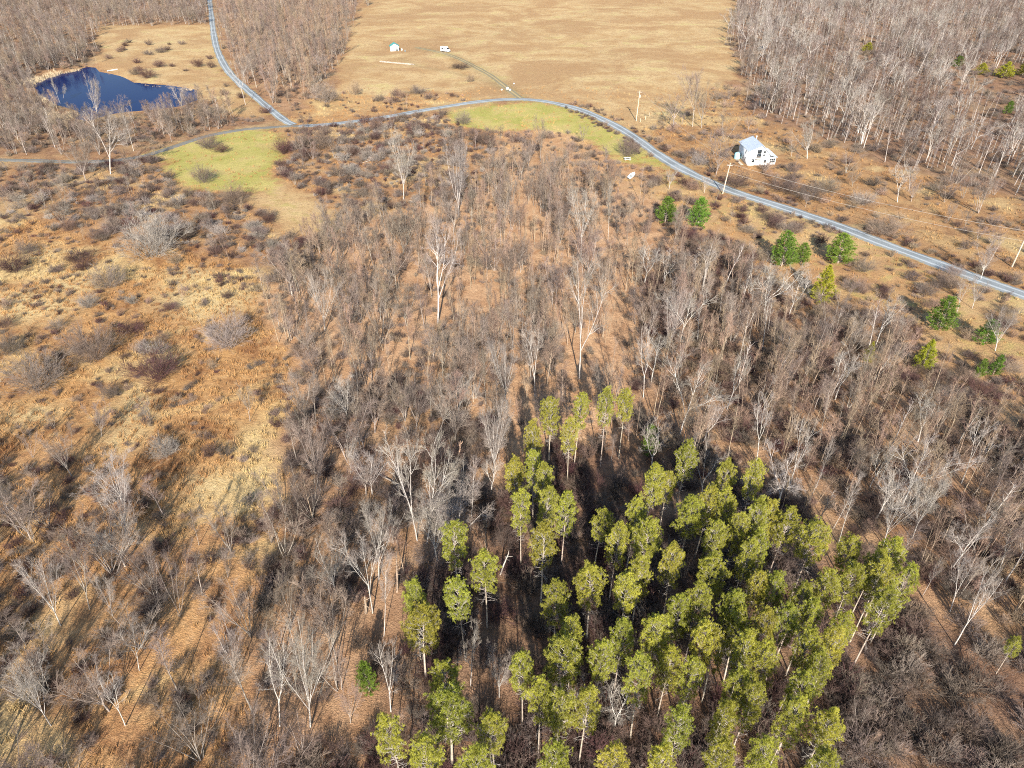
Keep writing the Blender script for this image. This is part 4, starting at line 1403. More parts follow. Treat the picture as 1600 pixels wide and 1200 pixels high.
def stands_before(x, y, zz, hts, r):
    """trees that would stand before the road, lawns, pond, evergreens or house, all of which the photograph shows open"""
    bad = np.zeros(len(x), bool)
    keep = r.random(len(x)) < 0.25
    bz = [(u - w * 0.5, vt - 4, u + w * 0.5, v + 10) for u, v, vt, w, kd, lab in FIR_PX if lab and v < 600]
    bz += [(972, 260, 995, 284), (970, 241, 992, 253), (1150, 208, 1216, 262), (988, 138, 1006, 192)]
    soft = r.random(len(x)) < 0.65
    sz = [(h_[0] - 16, h_[3] + 4, h_[0] + 16, h_[1] - 2) for h_ in HERO if h_[3] < 640 and h_[1] - h_[3] > 70]
    for t in (0.35, 0.6, 0.8, 1.0):
        u, v = project(x, y, zz + hts * t)
        for a, b, c, e in bz:
            bad |= (u > a) & (u < c) & (v > b) & (v < e)
        for a, b, c, e in sz:
            bad |= soft & (u > a) & (u < c) & (v > b) & (v < e)
        dv = np.minimum(v, 1100)
        k = (CAM_H) / np.maximum(1e-3, SP - (600 - dv) / FPX * CP)
        gx, gy = (u - 800) / FPX * k, (CP + (600 - dv) / FPX * SP) * k
        zn = zone_of(gx, gy, 0.0)
        opn = (zn == ZI['lawn']) | ((zn == ZI['pond']) & (t < 0.45)) | (open_road(gx, gy) < 0.3)
        bad |= opn & ~keep
    return bad


ok = ~stands_before(x, y, zz, hts, r)
x, y, z, zz, u, v, d, hts, kits = x[ok], y[ok], z[ok], zz[ok], u[ok], v[ok], d[ok], hts[ok], kits[ok]
inview = (u > 0) & (u < 1600) & (v > 20) & (v < 1195)
score = np.where(inview, hts / d, 0)
N_IND = 288 - len(HERO)
order = np.argsort(-score)
ind = np.zeros(len(x), bool)
ind[order[:N_IND]] = True
spin = r.uniform(0, 6.28, len(x))
lnx = r.normal(0, 0.05, len(x))
lny = r.normal(0, 0.04, len(x))
wf = r.uniform(0.85, 1.3, len(x))
var = np.array([int(r.integers(len(KITS[k]))) for k in kits])
for kn in sorted(set(kits)):                                # at least one nearest tree of each shape stands on its own
    for vi in range(len(KITS[kn])):
        sel = np.where((kits == kn) & (var == vi) & (score > 0))[0]
        if len(sel) and not ind[sel].any() and (kn, vi) not in FIRST:
            ind[sel[np.argmax(score[sel])]] = True
LOOK = {'fan': 'grey spreading bare tree', 'palefan': 'pale spreading bare tree', 'limb': 'white crooked bare tree', 'multi': 'grey many-stemmed bare tree',
        'slim': 'grey slender bare tree', 'paleslim': 'pale slender bare tree', 'tanslim': 'tan slender bare tree', 'sapling': 'tan thin sapling clump',
        'poplar': 'pale straight bare tree', 'pole': 'tan pole-thin bare tree', 'farpole': 'mauve pole-thin bare tree', 'darkmulti': 'brown many-stemmed bare tree'}
ROWS = []
for i in np.where(ind)[0]:
    k = kits[i]
    lab, grp = GLAB[ZNAMES[z[i]]]
    h = hts[i] / 10
    o = place(k, int(var[i]), KITS[k][var[i]], 'bare_tree', lab, 'tree', grp, (x[i], y[i], zz[i]), h, h * wf[i], spin[i], (lnx[i], lny[i]))
    ROWS.append((o, u[i], v[i], ('tall ' if hts[i] > 9 else 'short ' if hts[i] < 6.5 else '') + LOOK[k]))


label_them(ROWS)


def mass(name, label, cat, pts, rots, scls, vids, sources):
    """ONE object: copies of a few plants over many points (geometry nodes)"""
    me = bpy.data.meshes.new(name)
    n = len(pts)
    me.vertices.add(n)
    me.vertices.foreach_set('co', np.ascontiguousarray(pts, np.float32).ravel())
    a = me.attributes.new('turn', 'FLOAT_VECTOR', 'POINT')
    a.data.foreach_set('vector', np.ascontiguousarray(rots, np.float32).ravel())
    a = me.attributes.new('size', 'FLOAT_VECTOR', 'POINT')
    a.data.foreach_set('vector', np.ascontiguousarray(scls, np.float32).ravel())
    a = me.attributes.new('sort', 'INT', 'POINT')
    a.data.foreach_set('value', np.ascontiguousarray(vids, np.int32))
    o = link(name, me)
    ng = bpy.data.node_groups.new(name, 'GeometryNodeTree')
    ng.interface.new_socket('Geometry', in_out='INPUT', socket_type='NodeSocketGeometry')
    ng.interface.new_socket('Geometry', in_out='OUTPUT', socket_type='NodeSocketGeometry')
    N, L = ng.nodes, ng.links
    gi, go = N.new('NodeGroupInput'), N.new('NodeGroupOutput')
    jn = N.new('GeometryNodeJoinGeometry')
    for objs in reversed(list(sources)):                    # the join reads its links last to first
        j2 = N.new('GeometryNodeJoinGeometry')
        for ob in objs:
            oi = N.new('GeometryNodeObjectInfo')
            oi.transform_space = 'ORIGINAL'
            oi.inputs['Object'].default_value = ob
            L.new(oi.outputs['Geometry'], j2.inputs[0])
        g2 = N.new('GeometryNodeGeometryToInstance')
        L.new(j2.outputs[0], g2.inputs[0])
        L.new(g2.outputs[0], jn.inputs[0])
    ip = N.new('GeometryNodeInstanceOnPoints')
    L.new(gi.outputs[0], ip.inputs['Points'])
    L.new(jn.outputs[0], ip.inputs['Instance'])
    ip.inputs['Pick Instance'].default_value = True
    for nm, ty, sk in (('turn', 'FLOAT_VECTOR', 'Rotation'), ('size', 'FLOAT_VECTOR', 'Scale'), ('sort', 'INT', 'Instance Index')):
        na = N.new('GeometryNodeInputNamedAttribute')
        na.data_type = ty
        na.inputs[0].default_value = nm
        L.new(na.outputs[0], ip.inputs[sk])
    L.new(ip.outputs[0], go.inputs[0])
    md = o.modifiers.new('scatter', 'NODES')
    md.node_group = ng
    tag(o, label, cat, kind='stuff')
    return o


keys = sorted(FIRST.keys(), key=str)
bare_keys = [k for k in keys if k[0] in KITS]
lists = {}
for i, k in enumerate(bare_keys):
    lists.setdefault(k[0], []).append(i)
rest = np.where(~ind)[0]
vid = np.array([lists[kits[i]][var[i] % len(lists[kits[i]])] if kits[i] in lists else 0 for i in rest])
mass('bare_woodland', 'leafless woodland filling the distance and the gaps between nearer trees', 'woodland',
     np.c_[x, y, zz][rest], np.c_[lny, lnx, spin][rest], np.c_[hts / 10 * wf, hts / 10 * wf, hts / 10][rest], vid, [FIRST[k] for k in bare_keys])

# shrubs
SHD = {'scrub': 0.0310, 'edge': 0.0124, 'belt': 0.0527, 'meadow': 0.0074, 'woodsc': 0.0037, 'woodslc': 0.0186, 'woodsbl': 0.0074, 'thicket': 0.0186, 'orchard': 0.013, 'roadside': 0.0248,
       'foresttl': 0.0186, 'fieldtl': 0.0025, 'roadgrass': 0.0074, 'brushbr': 0.0310, 'pines': 0.0186, 'forestur': 0.0074, 'foresttm': 0.0062}
SHMIX = {'scrub': ['brown', 'maroon', 'grey', 'tan'], 'edge': ['brown', 'grey', 'tan'], 'belt': ['grey', 'brown', 'maroon', 'brown', 'pale'], 'meadow': ['brown', 'maroon', 'grey', 'tan', 'brown', 'tan'], 'woodsc': ['grey', 'tan', 'brown'],
         'woodslc': ['brown', 'grey', 'maroon'], 'woodsbl': ['brown', 'grey', 'maroon'], 'thicket': ['brown', 'tan', 'tan', 'maroon'],
         'orchard': ['brown', 'grey', 'tan'], 'roadside': ['brown', 'grey', 'tan', 'maroon'], 'foresttl': ['brown', 'grey', 'tan'],
         'fieldtl': ['maroon', 'brown'], 'roadgrass': ['brown', 'tan', 'maroon'], 'brushbr': ['grey', 'brown', 'brown'], 'pines': ['brown', 'brown', 'maroon'],
         'forestur': ['brown', 'grey'], 'foresttm': ['brown', 'tan']}
SLAB = {'scrub': 'bush in the scrub below the roadside', 'edge': 'bush just below the right lawn', 
    'belt': 'leafless shrub in the tangled belt between lawn and meadow', 'meadow': 'low leafless shrub in dead grass of the left meadow',
    'woodsc': 'small bush on fallen leaves in the central woods', 'woodslc': 'bush in the brown undergrowth left of the pines',
    'woodsbl': 'bush between the shadowed trees at bottom left', 'thicket': 'bush in the dense woods right of the pines',
    'orchard': 'bush in the brown field around the white house', 'roadside': 'bush on the lower verge of the right-hand road',
    'foresttl': 'bush in the woods around the pond', 'fieldtl': 'bush in the far left field', 'roadgrass': 'bush in the grass strip above the road',
    'brushbr': 'grey-brown bush in the brush at the bottom right corner', 'pines': 'dark brown bush beneath the pines',
    'forestur': 'bush in the upper right woods', 'foresttm': 'bush in the dark grove by the side road'}
x, y, z, r = scatter(SHD, 33, x0=-300, x1=330, y1=460, clump=0.9)
zz = height(x, y)
u, v = project(x, y, zz)
d = np.sqrt(x * x + y * y + CAM_H ** 2)
kd = np.array([SHMIX[ZNAMES[k]][int(r.integers(len(SHMIX[ZNAMES[k]])))] for k in z], object)
w = r.uniform(0.8, 1.9, len(x)) * np.where(z == ZI['meadow'], 0.85, np.where(z == ZI['brushbr'], 0.75, 1.15))
hh = w * r.uniform(0.6, 1.0, len(x))
spin = r.uniform(0, 6.28, len(x))
score = np.where((u > 0) & (u < 1600) & (v > 30) & (v < 1190), w / d, 0)
ind = np.zeros(len(x), bool)
ind[np.argsort(-score)[:235]] = True
SH_SRC = {}
SROWS = []
for o in list(COL.objects):
    if o.name.startswith('shrub'):
        SH_SRC.setdefault(o.data.name, o)
for i in np.where(ind)[0]:
    ms = (BIG if w[i] > 1.35 else SHRUBS)[kd[i]]
    o = link('shrub', ms[int(r.integers(len(ms)))])
    o.location = (x[i], y[i], zz[i])
    o.scale = (w[i], w[i] * r.uniform(0.65, 1.35), hh[i])
    o.rotation_euler = (0, 0, spin[i])
    zn = ZNAMES[z[i]]
    tag(o, SLAB[zn], 'shrub', 'shrubs: ' + SLAB[zn].split(' in ')[-1].split(' on ')[-1])
    SROWS.append((o, u[i], v[i], ('broad ' if w[i] > 1.6 else 'small ' if w[i] < 1.2 else '') + {'pale': 'silver', 'brown': 'dark brown'}.get(kd[i], kd[i]) + ' shrub'))
    SH_SRC.setdefault(o.data.name, o)
label_them(SROWS)
src_names = sorted(SH_SRC)
bykind = {k: [src_names.index(m.name) for m in ms if m.name in SH_SRC] for k, ms in SHRUBS.items()}
rest = np.where(~ind)[0]
# low brush, uncountable: dead brambles and saplings under the trees
x2, y2, z2, r2 = scatter({'scrub': 0.2170, 'edge': 0.0496, 'thicket': 0.3100, 'pines': 0.4650, 'brushbr': 0.4960, 'woodslc': 0.1984, 'woodsc': 0.1054, 'woodsbl': 0.1860, 'belt': 0.1240, 'forestur': 0.0372,
                          'foresttl': 0.0744, 'roadside': 0.0310, 'meadow': 0.0868, 'orchard': 0.0310, 'foresttm': 0.0496, 'roadgrass': 0.0310}, 44, x0=-260, x1=330, y1=480, keep=0.2, clump=0.85)
vp, _w = ROADS['road']
vp = vp[(vp[:, 0] > 20) & (vp[:, 0] < 160)]
vi = r2.integers(1, len(vp) - 1, 420)
vd = vp[vi + 1] - vp[vi - 1]
vd /= np.linalg.norm(vd, axis=1, keepdims=True)
vo = (2.9 + np.abs(r2.normal(0, 2.2, 420))) * np.where(r2.random(420) < 0.5, -1, 1)
vx, vy = vp[vi, 0] + vd[:, 1] * vo, vp[vi, 1] - vd[:, 0] * vo
vk = (vnoise(vx, vy, 9, 77) > 0.42) & (np.hypot(vx - 79, vy - 226) > 10)
x2, y2, z2 = np.r_[x2, vx[vk]], np.r_[y2, vy[vk]], np.r_[z2, np.full(vk.sum(), ZI['roadside'])]
zz2 = height(x2, y2)
kd2 = np.array([SHMIX[ZNAMES[k]][int(r2.integers(len(SHMIX[ZNAMES[k]])))] for k in z2], object)
s2 = r2.uniform(0.45, 1.0, len(x2))
s2 = np.where(z2 == ZI['brushbr'], s2 * 1.7, s2)
s2 = np.where(z2 == ZI['pines'], s2 * 1.5, s2)
s2 = np.where((z2 == ZI['meadow']) | (z2 == ZI['orchard']), s2 * 0.75, s2)
s2 = np.where((z2 == ZI['thicket']) | (z2 == ZI['woodslc']), s2 * 1.3, s2)
P_ = np.r_[np.c_[x, y, zz][rest], np.c_[x2, y2, zz2]]
S_ = np.r_[np.c_[w, w, hh][rest], np.c_[s2 * r2.uniform(0.7, 1.5, len(s2)), s2 * r2.uniform(0.6, 1.3, len(s2)), s2 * r2.uniform(0.6, 1.2, len(s2))]]
Rt = np.r_[np.c_[0 * spin, 0 * spin, spin][rest], np.c_[0 * s2, 0 * s2, r2.uniform(0, 6.28, len(s2))]]
K_ = list(kd[rest]) + list(kd2)
vid = np.array([bykind[k][int(r2.integers(len(bykind[k])))] if bykind[k] else 0 for k in K_])
mass('undergrowth', 'tangled leafless brush covering the ground under and between the trees', 'undergrowth', P_, Rt, S_, vid, [[SH_SRC[n]] for n in src_names])


# ------------------------------------------------------------------ grass and reeds (stuff)
def blades(xs, ys, hgt, wid, n, seed, lean=0.45):
    r = np.random.default_rng(seed)
    m = len(xs)
    bx_, by_ = np.repeat(xs, n) + r.normal(0, 0.22, m * n), np.repeat(ys, n) + r.normal(0, 0.22, m * n)
    bz = height(bx_, by_)
    H = np.repeat(hgt, n) * r.uniform(0.6, 1.15, m * n)
    a = r.uniform(0, 6.28, m * n)
    l = r.uniform(0.1, lean, m * n) * H
    t = r.uniform(0, 6.28, m * n)
    wx, wy = np.cos(a) * wid, np.sin(a) * wid
    v0 = np.c_[bx_ - wx, by_ - wy, bz - 0.03]
    v1 = np.c_[bx_ + wx, by_ + wy, bz - 0.03]
    v2 = np.c_[bx_ + np.cos(t) * l, by_ + np.sin(t) * l, bz + H]
    V = np.stack([v0, v1, v2], 1).reshape(-1, 3)
    F = np.arange(len(V)).reshape(-1, 3)
    return V, F


gx, gy, gz, gr = scatter({'meadow': 0.960, 'woodsbl': 0.540, 'belt': 0.210, 'orchard': 0.210, 'roadside': 0.210, 'roadgrass': 0.180, 'scrub': 0.090, 'edge': 0.180, 'hay': 0.060, 'lawn': 0.072}, 55, x0=-130, x1=200, y0=30, y1=330, keep=-0.25, clump=0.9)
V, F = blades(gx, gy, gr.uniform(0.35, 0.85, len(gx)), 0.045, 12, 5, 0.7)
tag(link('dry_grass', mesh_np('dry_grass', V, F, 'meadow_grass')), 'dead tan and orange grass tufts all over the rough meadows', 'grass', kind='stuff')
pts = []
rp = np.random.default_rng(9)
for (ua, va), (ub, vb), wd in (((36, 132), (92, 113), 3.5), ((64, 172), (86, 190), 3.0), ((86, 190), (116, 176), 3.0), ((105, 112), (125, 107), 1.5), ((60, 150), (84, 165), 1.3),
                               ((225, 131), (300, 139), 0.8)):
    A, B = flat(ua, va), flat(ub, vb)
    L = math.hypot(A[0] - B[0], A[1] - B[1])
    for _ in range(int(L * wd * 3.0)):
        t = rp.random()
        pts.append((A[0] + (B[0] - A[0]) * t + rp.normal(0, wd * 0.5), A[1] + (B[1] - A[1]) * t + rp.normal(0, wd * 0.6)))
pts = np.array(pts)
V, F = blades(pts[:, 0], pts[:, 1], rp.uniform(1.0, 1.9, len(pts)), 0.06, 9, 6, 0.3)
tag(link('reeds', mesh_np('reeds', V, F, 'reed')), 'cream-coloured dry reeds along the pond shore', 'reeds', kind='stuff')


# ------------------------------------------------------------------ the white house
def build_house():
    P = ground(1167, 258.5)
    h = thing('house', 'small white gabled house with pale metal roof beside the field', 'house', P, R(1.5))
    W, D, E1, PX, PZ, E2 = 6.9, 10.0, 4.6, 3.9, 6.2, 3.2
    prof = [(0, -0.3), (W, -0.3), (W, E2), (PX, PZ), (0, E1)]

    def slab(nm, poly, y0, y1, mat):
        n = len(poly)
        V = [(a, y0, b) for a, b in poly] + [(a, y1, b) for a, b in poly]
        F = [tuple(range(n)), tuple(range(2 * n - 1, n - 1, -1))] + [(i, n + i, n + (i + 1) % n, (i + 1) % n) for i in range(n)]
        return link(nm, poly_mesh(nm, V, F, mat), h)
    slab('wall', prof, 0, 0.2, 'white_paint')
    slab('wall', prof, D - 0.2, D, 'white_paint')
    bx('wall', [(0.003, 0.2, -0.3, 0.2, D - 0.2, E1)], 'white_paint', h)
    bx('wall', [(W - 0.2, 0.2, -0.3, W - 0.003, D - 0.2, E2)], 'white_paint', h)

    def roof(x0, z0, x1, z1, y0, y1, th=0.14):
        dx, dz = x1 - x0, z1 - z0
        L = math.hypot(dx, dz)
        nx, nz = -dz / L * th, dx / L * th
        if nz < 0:
            nx, nz = -nx, -nz
        V = []
        for yy in (y0, y1):
            V += [(x0, yy, z0), (x1, yy, z1), (x1 + nx, yy, z1 + nz), (x0 + nx, yy, z0 + nz)]
        F = [(0, 1, 2, 3), (7, 6, 5, 4), (0, 4, 5, 1), (1, 5, 6, 2), (2, 6, 7, 3), (3, 7, 4, 0)]
        o = link('roof', poly_mesh('roof', V, F, 'metal_roof'), h)
        ns = int((y1 - y0) / 0.6)
        for k in range(1, ns):
            yy = y0 + (y1 - y0) * k / ns
            V2 = []
            for q in (yy - 0.02, yy + 0.02):
                V2 += [(x0 + nx * 0.9, q, z0 + nz * 0.9), (x1 + nx * 0.9, q, z1 + nz * 0.9), (x1 + nx * 1.4, q, z1 + nz * 1.4), (x0 + nx * 1.4, q, z0 + nz * 1.4)]
            link('seam', poly_mesh('seam', V2, F, 'metal_roof'), o)
        return o
    s1 = (PZ - E1) / PX
    roof(-0.45, E1 - 0.45 * s1 + 0.02, PX, PZ + 0.02, -0.4, D + 0.4)
    s2 = (PZ - E2) / (W - PX)
    roof(W + 0.25, E2 - 0.25 * s2 + 0.02, PX + 0.01, PZ + 0.02, -0.398, D + 0.398)
    # lower wing along the right side
    X1 = W + 2.3
    bx('wing_wall', [(W + 0.003, 0.5, -0.3, X1, 0.65, 2.45), (X1 - 0.15, 0.653, -0.3, X1 - 0.003, D - 0.6, 2.35), (W + 0.003, D - 0.597, -0.3, X1, D - 0.45, 2.45)], 'white_paint', h)
    roof(X1 + 0.3, 2.35, W - 0.35, 3.25, 0.2, D - 0.2)
    # openings of the front

    def window(x0, z0, x1, z1, mx=1, mz=1, y=-0.0, nm='window'):
        f = bx(nm, [(x0 - .07, y - .05, z0 - .07, x1 + .07, y - .003, z0), (x0 - .07, y - .05, z1, x1 + .07, y - .003, z1 + .07),
                    (x0 - .07, y - .05, z0, x0, y - .003, z1), (x1, y - .05, z0, x1 + .07, y - .003, z1)], 'white_paint', h)
        for i in range(mx):
            for k in range(mz):
                a, b = x0 + (x1 - x0) * i / mx, x0 + (x1 - x0) * (i + 1) / mx
                c, e = z0 + (z1 - z0) * k / mz, z0 + (z1 - z0) * (k + 1) / mz
                bx('pane', [(a + .025, y - .025, c + .025, b - .025, y - .006, e - .025)], 'dark_glass', f)
        return f
    window(2.6, 2.35, 3.95, 5.0, 1, 2)
    window(4.55, 3.9, 5.3, 4.5)
    window(4.5, 3.0, 5.2, 3.5)
    window(5.2, 0.8, 5.95, 1.8)
    window(1.2, 0.9, 2.1, 2.0)
    window(W + 0.35, 0.7, X1 - 0.25, 2.05, 3, 2, 0.5)
    b = bx('balcony', [(2.3, -1.0, 2.05, 4.0, -0.003, 2.17)], 'weathered_wood', h)
    bx('rail', [(2.3, -1.0, 2.95, 4.0, -0.94, 3.03)], 'weathered_wood', b)
    for k in range(8):
        xx = 2.32 + 1.6 * k / 7
        bx('baluster', [(xx, -0.99, 2.17, xx + 0.05, -0.95, 2.95)], 'weathered_wood', b)
    for xx in (2.35, 3.85):
        bx('balcony_post', [(xx, -0.97, -0.3, xx + 0.1, -0.87, 2.05)], 'weathered_wood', h)
    # openings of the shaded side
    for yy, z0 in ((2.2, 0.9), (4.4, 0.9), (2.6, 2.9)):
        f = bx('side_window', [(-0.05, yy - .07, z0 - .07, 0, yy + 0.87, z0), (-0.05, yy - .07, z0 + 1, 0, yy + .87, z0 + 1.07),
                               (-0.05, yy - .07, z0, 0, yy, z0 + 1), (-0.05, yy + .8, z0, 0, yy + .87, z0 + 1)], 'white_paint', h)
        bx('pane', [(-0.03, yy, z0, -0.004, yy + 0.8, z0 + 1)], 'dark_glass', f)
    seg = [(PX + 0.3, 7.6, PZ - 0.3, PX + 0.3, 7.6, PZ + 0.95, 0.16, 0.16), (PX + 0.3, 7.6, PZ + 0.95, PX + 0.3, 7.6, PZ + 1.0, 0.24, 0.1)]
    link('chimney_pipe', tube_mesh('chimney_pipe', seg, 'white_paint', 8), h)
    # water tank beside the shaded wall
    t = thing('water_tank', 'light blue tank against the shaded side of the white house', 'tank', P + Vector((-1.3, 7.2, -0.05)))
    pr = [(0.0, 0.95), (0.3, 1.0), (1.2, 1.0), (1.75, 0.9), (2.0, 0.55), (2.08, 0.2)]
    link('body', tube_mesh('body', [(0, 0, a, 0, 0, c, ra, rb) for (a, ra), (c, rb) in zip(pr[:-1], pr[1:])], 'blue_plastic', 16, True), t)
    link('lid', tube_mesh('lid', [(0, 0, 2.05, 0, 0, 2.14, 0.26, 0.24), (0, 0, 2.14, 0, 0, 2.16, 0.24, 0.01)], 'blue_plastic', 12), t)
    # boardwalk by the corner
    bw = thing('boardwalk', 'narrow pale boardwalk along the left corner of the white house', 'boardwalk', P + Vector((-1.5, 0.2, 0.02)), R(2))
    for k in range(14):
        bx('plank', [(-0.5, k * 0.36, 0.05, 0.5, k * 0.36 + 0.31, 0.11)], 'pole_wood', bw)


build_house()


# ------------------------------------------------------------------ poles and wires
def pole(u, v, ut, vt, lab, hmin=9.0):
    P = ground(u, v)
    h, dx = top_fit(P, ut, vt)
    h = max(h, hmin)
    o = thing('utility_pole', lab, 'utility pole', P, 0, 'wooden utility poles')
    o.rotation_euler = (0, max(-.12, min(.12, math.atan2(dx, h))), 0)
    link('pole', tube_mesh('pole', [(0, 0, -0.4, 0, 0, h, 0.19, 0.13), (0, 0, h, 0, 0, h + 0.02, 0.13, 0.01)], 'pole_wood', 8, True), o)
    bx('cross_bar', [(-0.9, -0.06, h - 0.75, 0.9, 0.06, h - 0.6)], 'weathered_wood', o)
    for xx in (-0.8, -0.3, 0.8):
        link('insulator', tube_mesh('insulator', [(xx, 0, h - 0.6, xx, 0, h - 0.4, 0.05, 0.05), (xx, 0, h - 0.4, xx, 0, h - 0.38, 0.05, 0.01)], 'grey_plastic', 6), o)
    bpy.context.view_layer.update()
    return o, h


p1, h1 = pole(994, 189, 1000, 141, 'weathered utility pole in the brown field left of the house')
p2, h2 = pole(1129, 303, 1141, 256, 'pale leaning utility pole between road and white house')
p3, h3 = pole(1581, 417, 1602, 372, 'pale leaning utility pole at the right edge above the road')
link('transformer', tube_mesh('transformer', [(0.3, -0.1, h1 - 2.6, 0.3, -0.1, h1 - 1.6, 0.26, 0.26), (0.3, -0.1, h1 - 1.6, 0.3, -0.1, h1 - 1.55, 0.26, 0.05)], 'weathered_wood', 10, True), p1)


def wire(o1, ha, o2, hb, off, lab):
    a = o1.matrix_world @ Vector((off, 0, ha))
    b = o2.matrix_world @ Vector((off, 0, hb))
    S = []
    n = 28
    pr = None
    for i in range(n + 1):
        t = i / n
        q = a.lerp(b, t) - Vector((0, 0, 1.3 * 4 * t * (1 - t)))
        if pr:
            S.append((*pr, *q, 0.034, 0.034))
        pr = q
    tag(link('power_line', tube_mesh('power_line', S, 'wire', 3)), lab, 'wire', 'power lines')


wire(p2, h2 - 0.38, p3, h3 - 0.38, 0.8, 'upper power line sagging between the two right-hand poles')
wire(p2, h2 - 2.6, p3, h3 - 2.6, 0.15, 'lower power line sagging between the two right-hand poles')
wire(p1, h1 - 0.38, p2, h2 - 0.38, 0.8, 'power line from the field pole to the leaning pole')


# ------------------------------------------------------------------ vehicles, boats and small things
def loft(sections, mat, name, parent, close=True):
    """join rings of equal length into one skin"""
    k = len(sections[0])
    V = [p for s in sections for p in s]
    F = []
    for i in range(len(sections) - 1):
        for j in range(k if close else k - 1):
            F.append((i * k + j, i * k + (j + 1) % k, (i + 1) * k + (j + 1) % k, (i + 1) * k + j))
    if close:
        F += [tuple(range(k - 1, -1, -1)), tuple((len(sections) - 1) * k + j for j in range(k))]
    return link(name, poly_mesh(name, V, F, mat), parent)


def wheels(parent, xs, half, r=0.33):
    for xx in xs:
        for s in (-1, 1):
            w = link('wheel', tube_mesh('wheel', [(xx, s * (half - 0.2), r, xx, s * half, r, r, r), (xx, s * half, r, xx, s * (half + 0.01), r, r, 0.05),
                                                  (xx, s * (half - 0.2), r, xx, s * (half - 0.21), r, r, 0.05)], 'black_rubber', 14), parent)
            link('hubcap', tube_mesh('hubcap', [(xx, s * (half + 0.012), r, xx, s * (half + 0.03), r, 0.19, 0.16), (xx, s * (half + 0.03), r, xx, s * (half + 0.035), r, 0.16, 0.01)],
                                     'metal_roof', 10), w)


def body_ring(x, w, z0, z1, cut=0.12):
    return [(x, -w + cut, z0), (x, w - cut, z0), (x, w, z0 + cut), (x, w, (z0 + z1) / 2), (x, w - cut, z1), (x, -w + cut, z1), (x, -w, (z0 + z1) / 2), (x, -w, z0 + cut)]


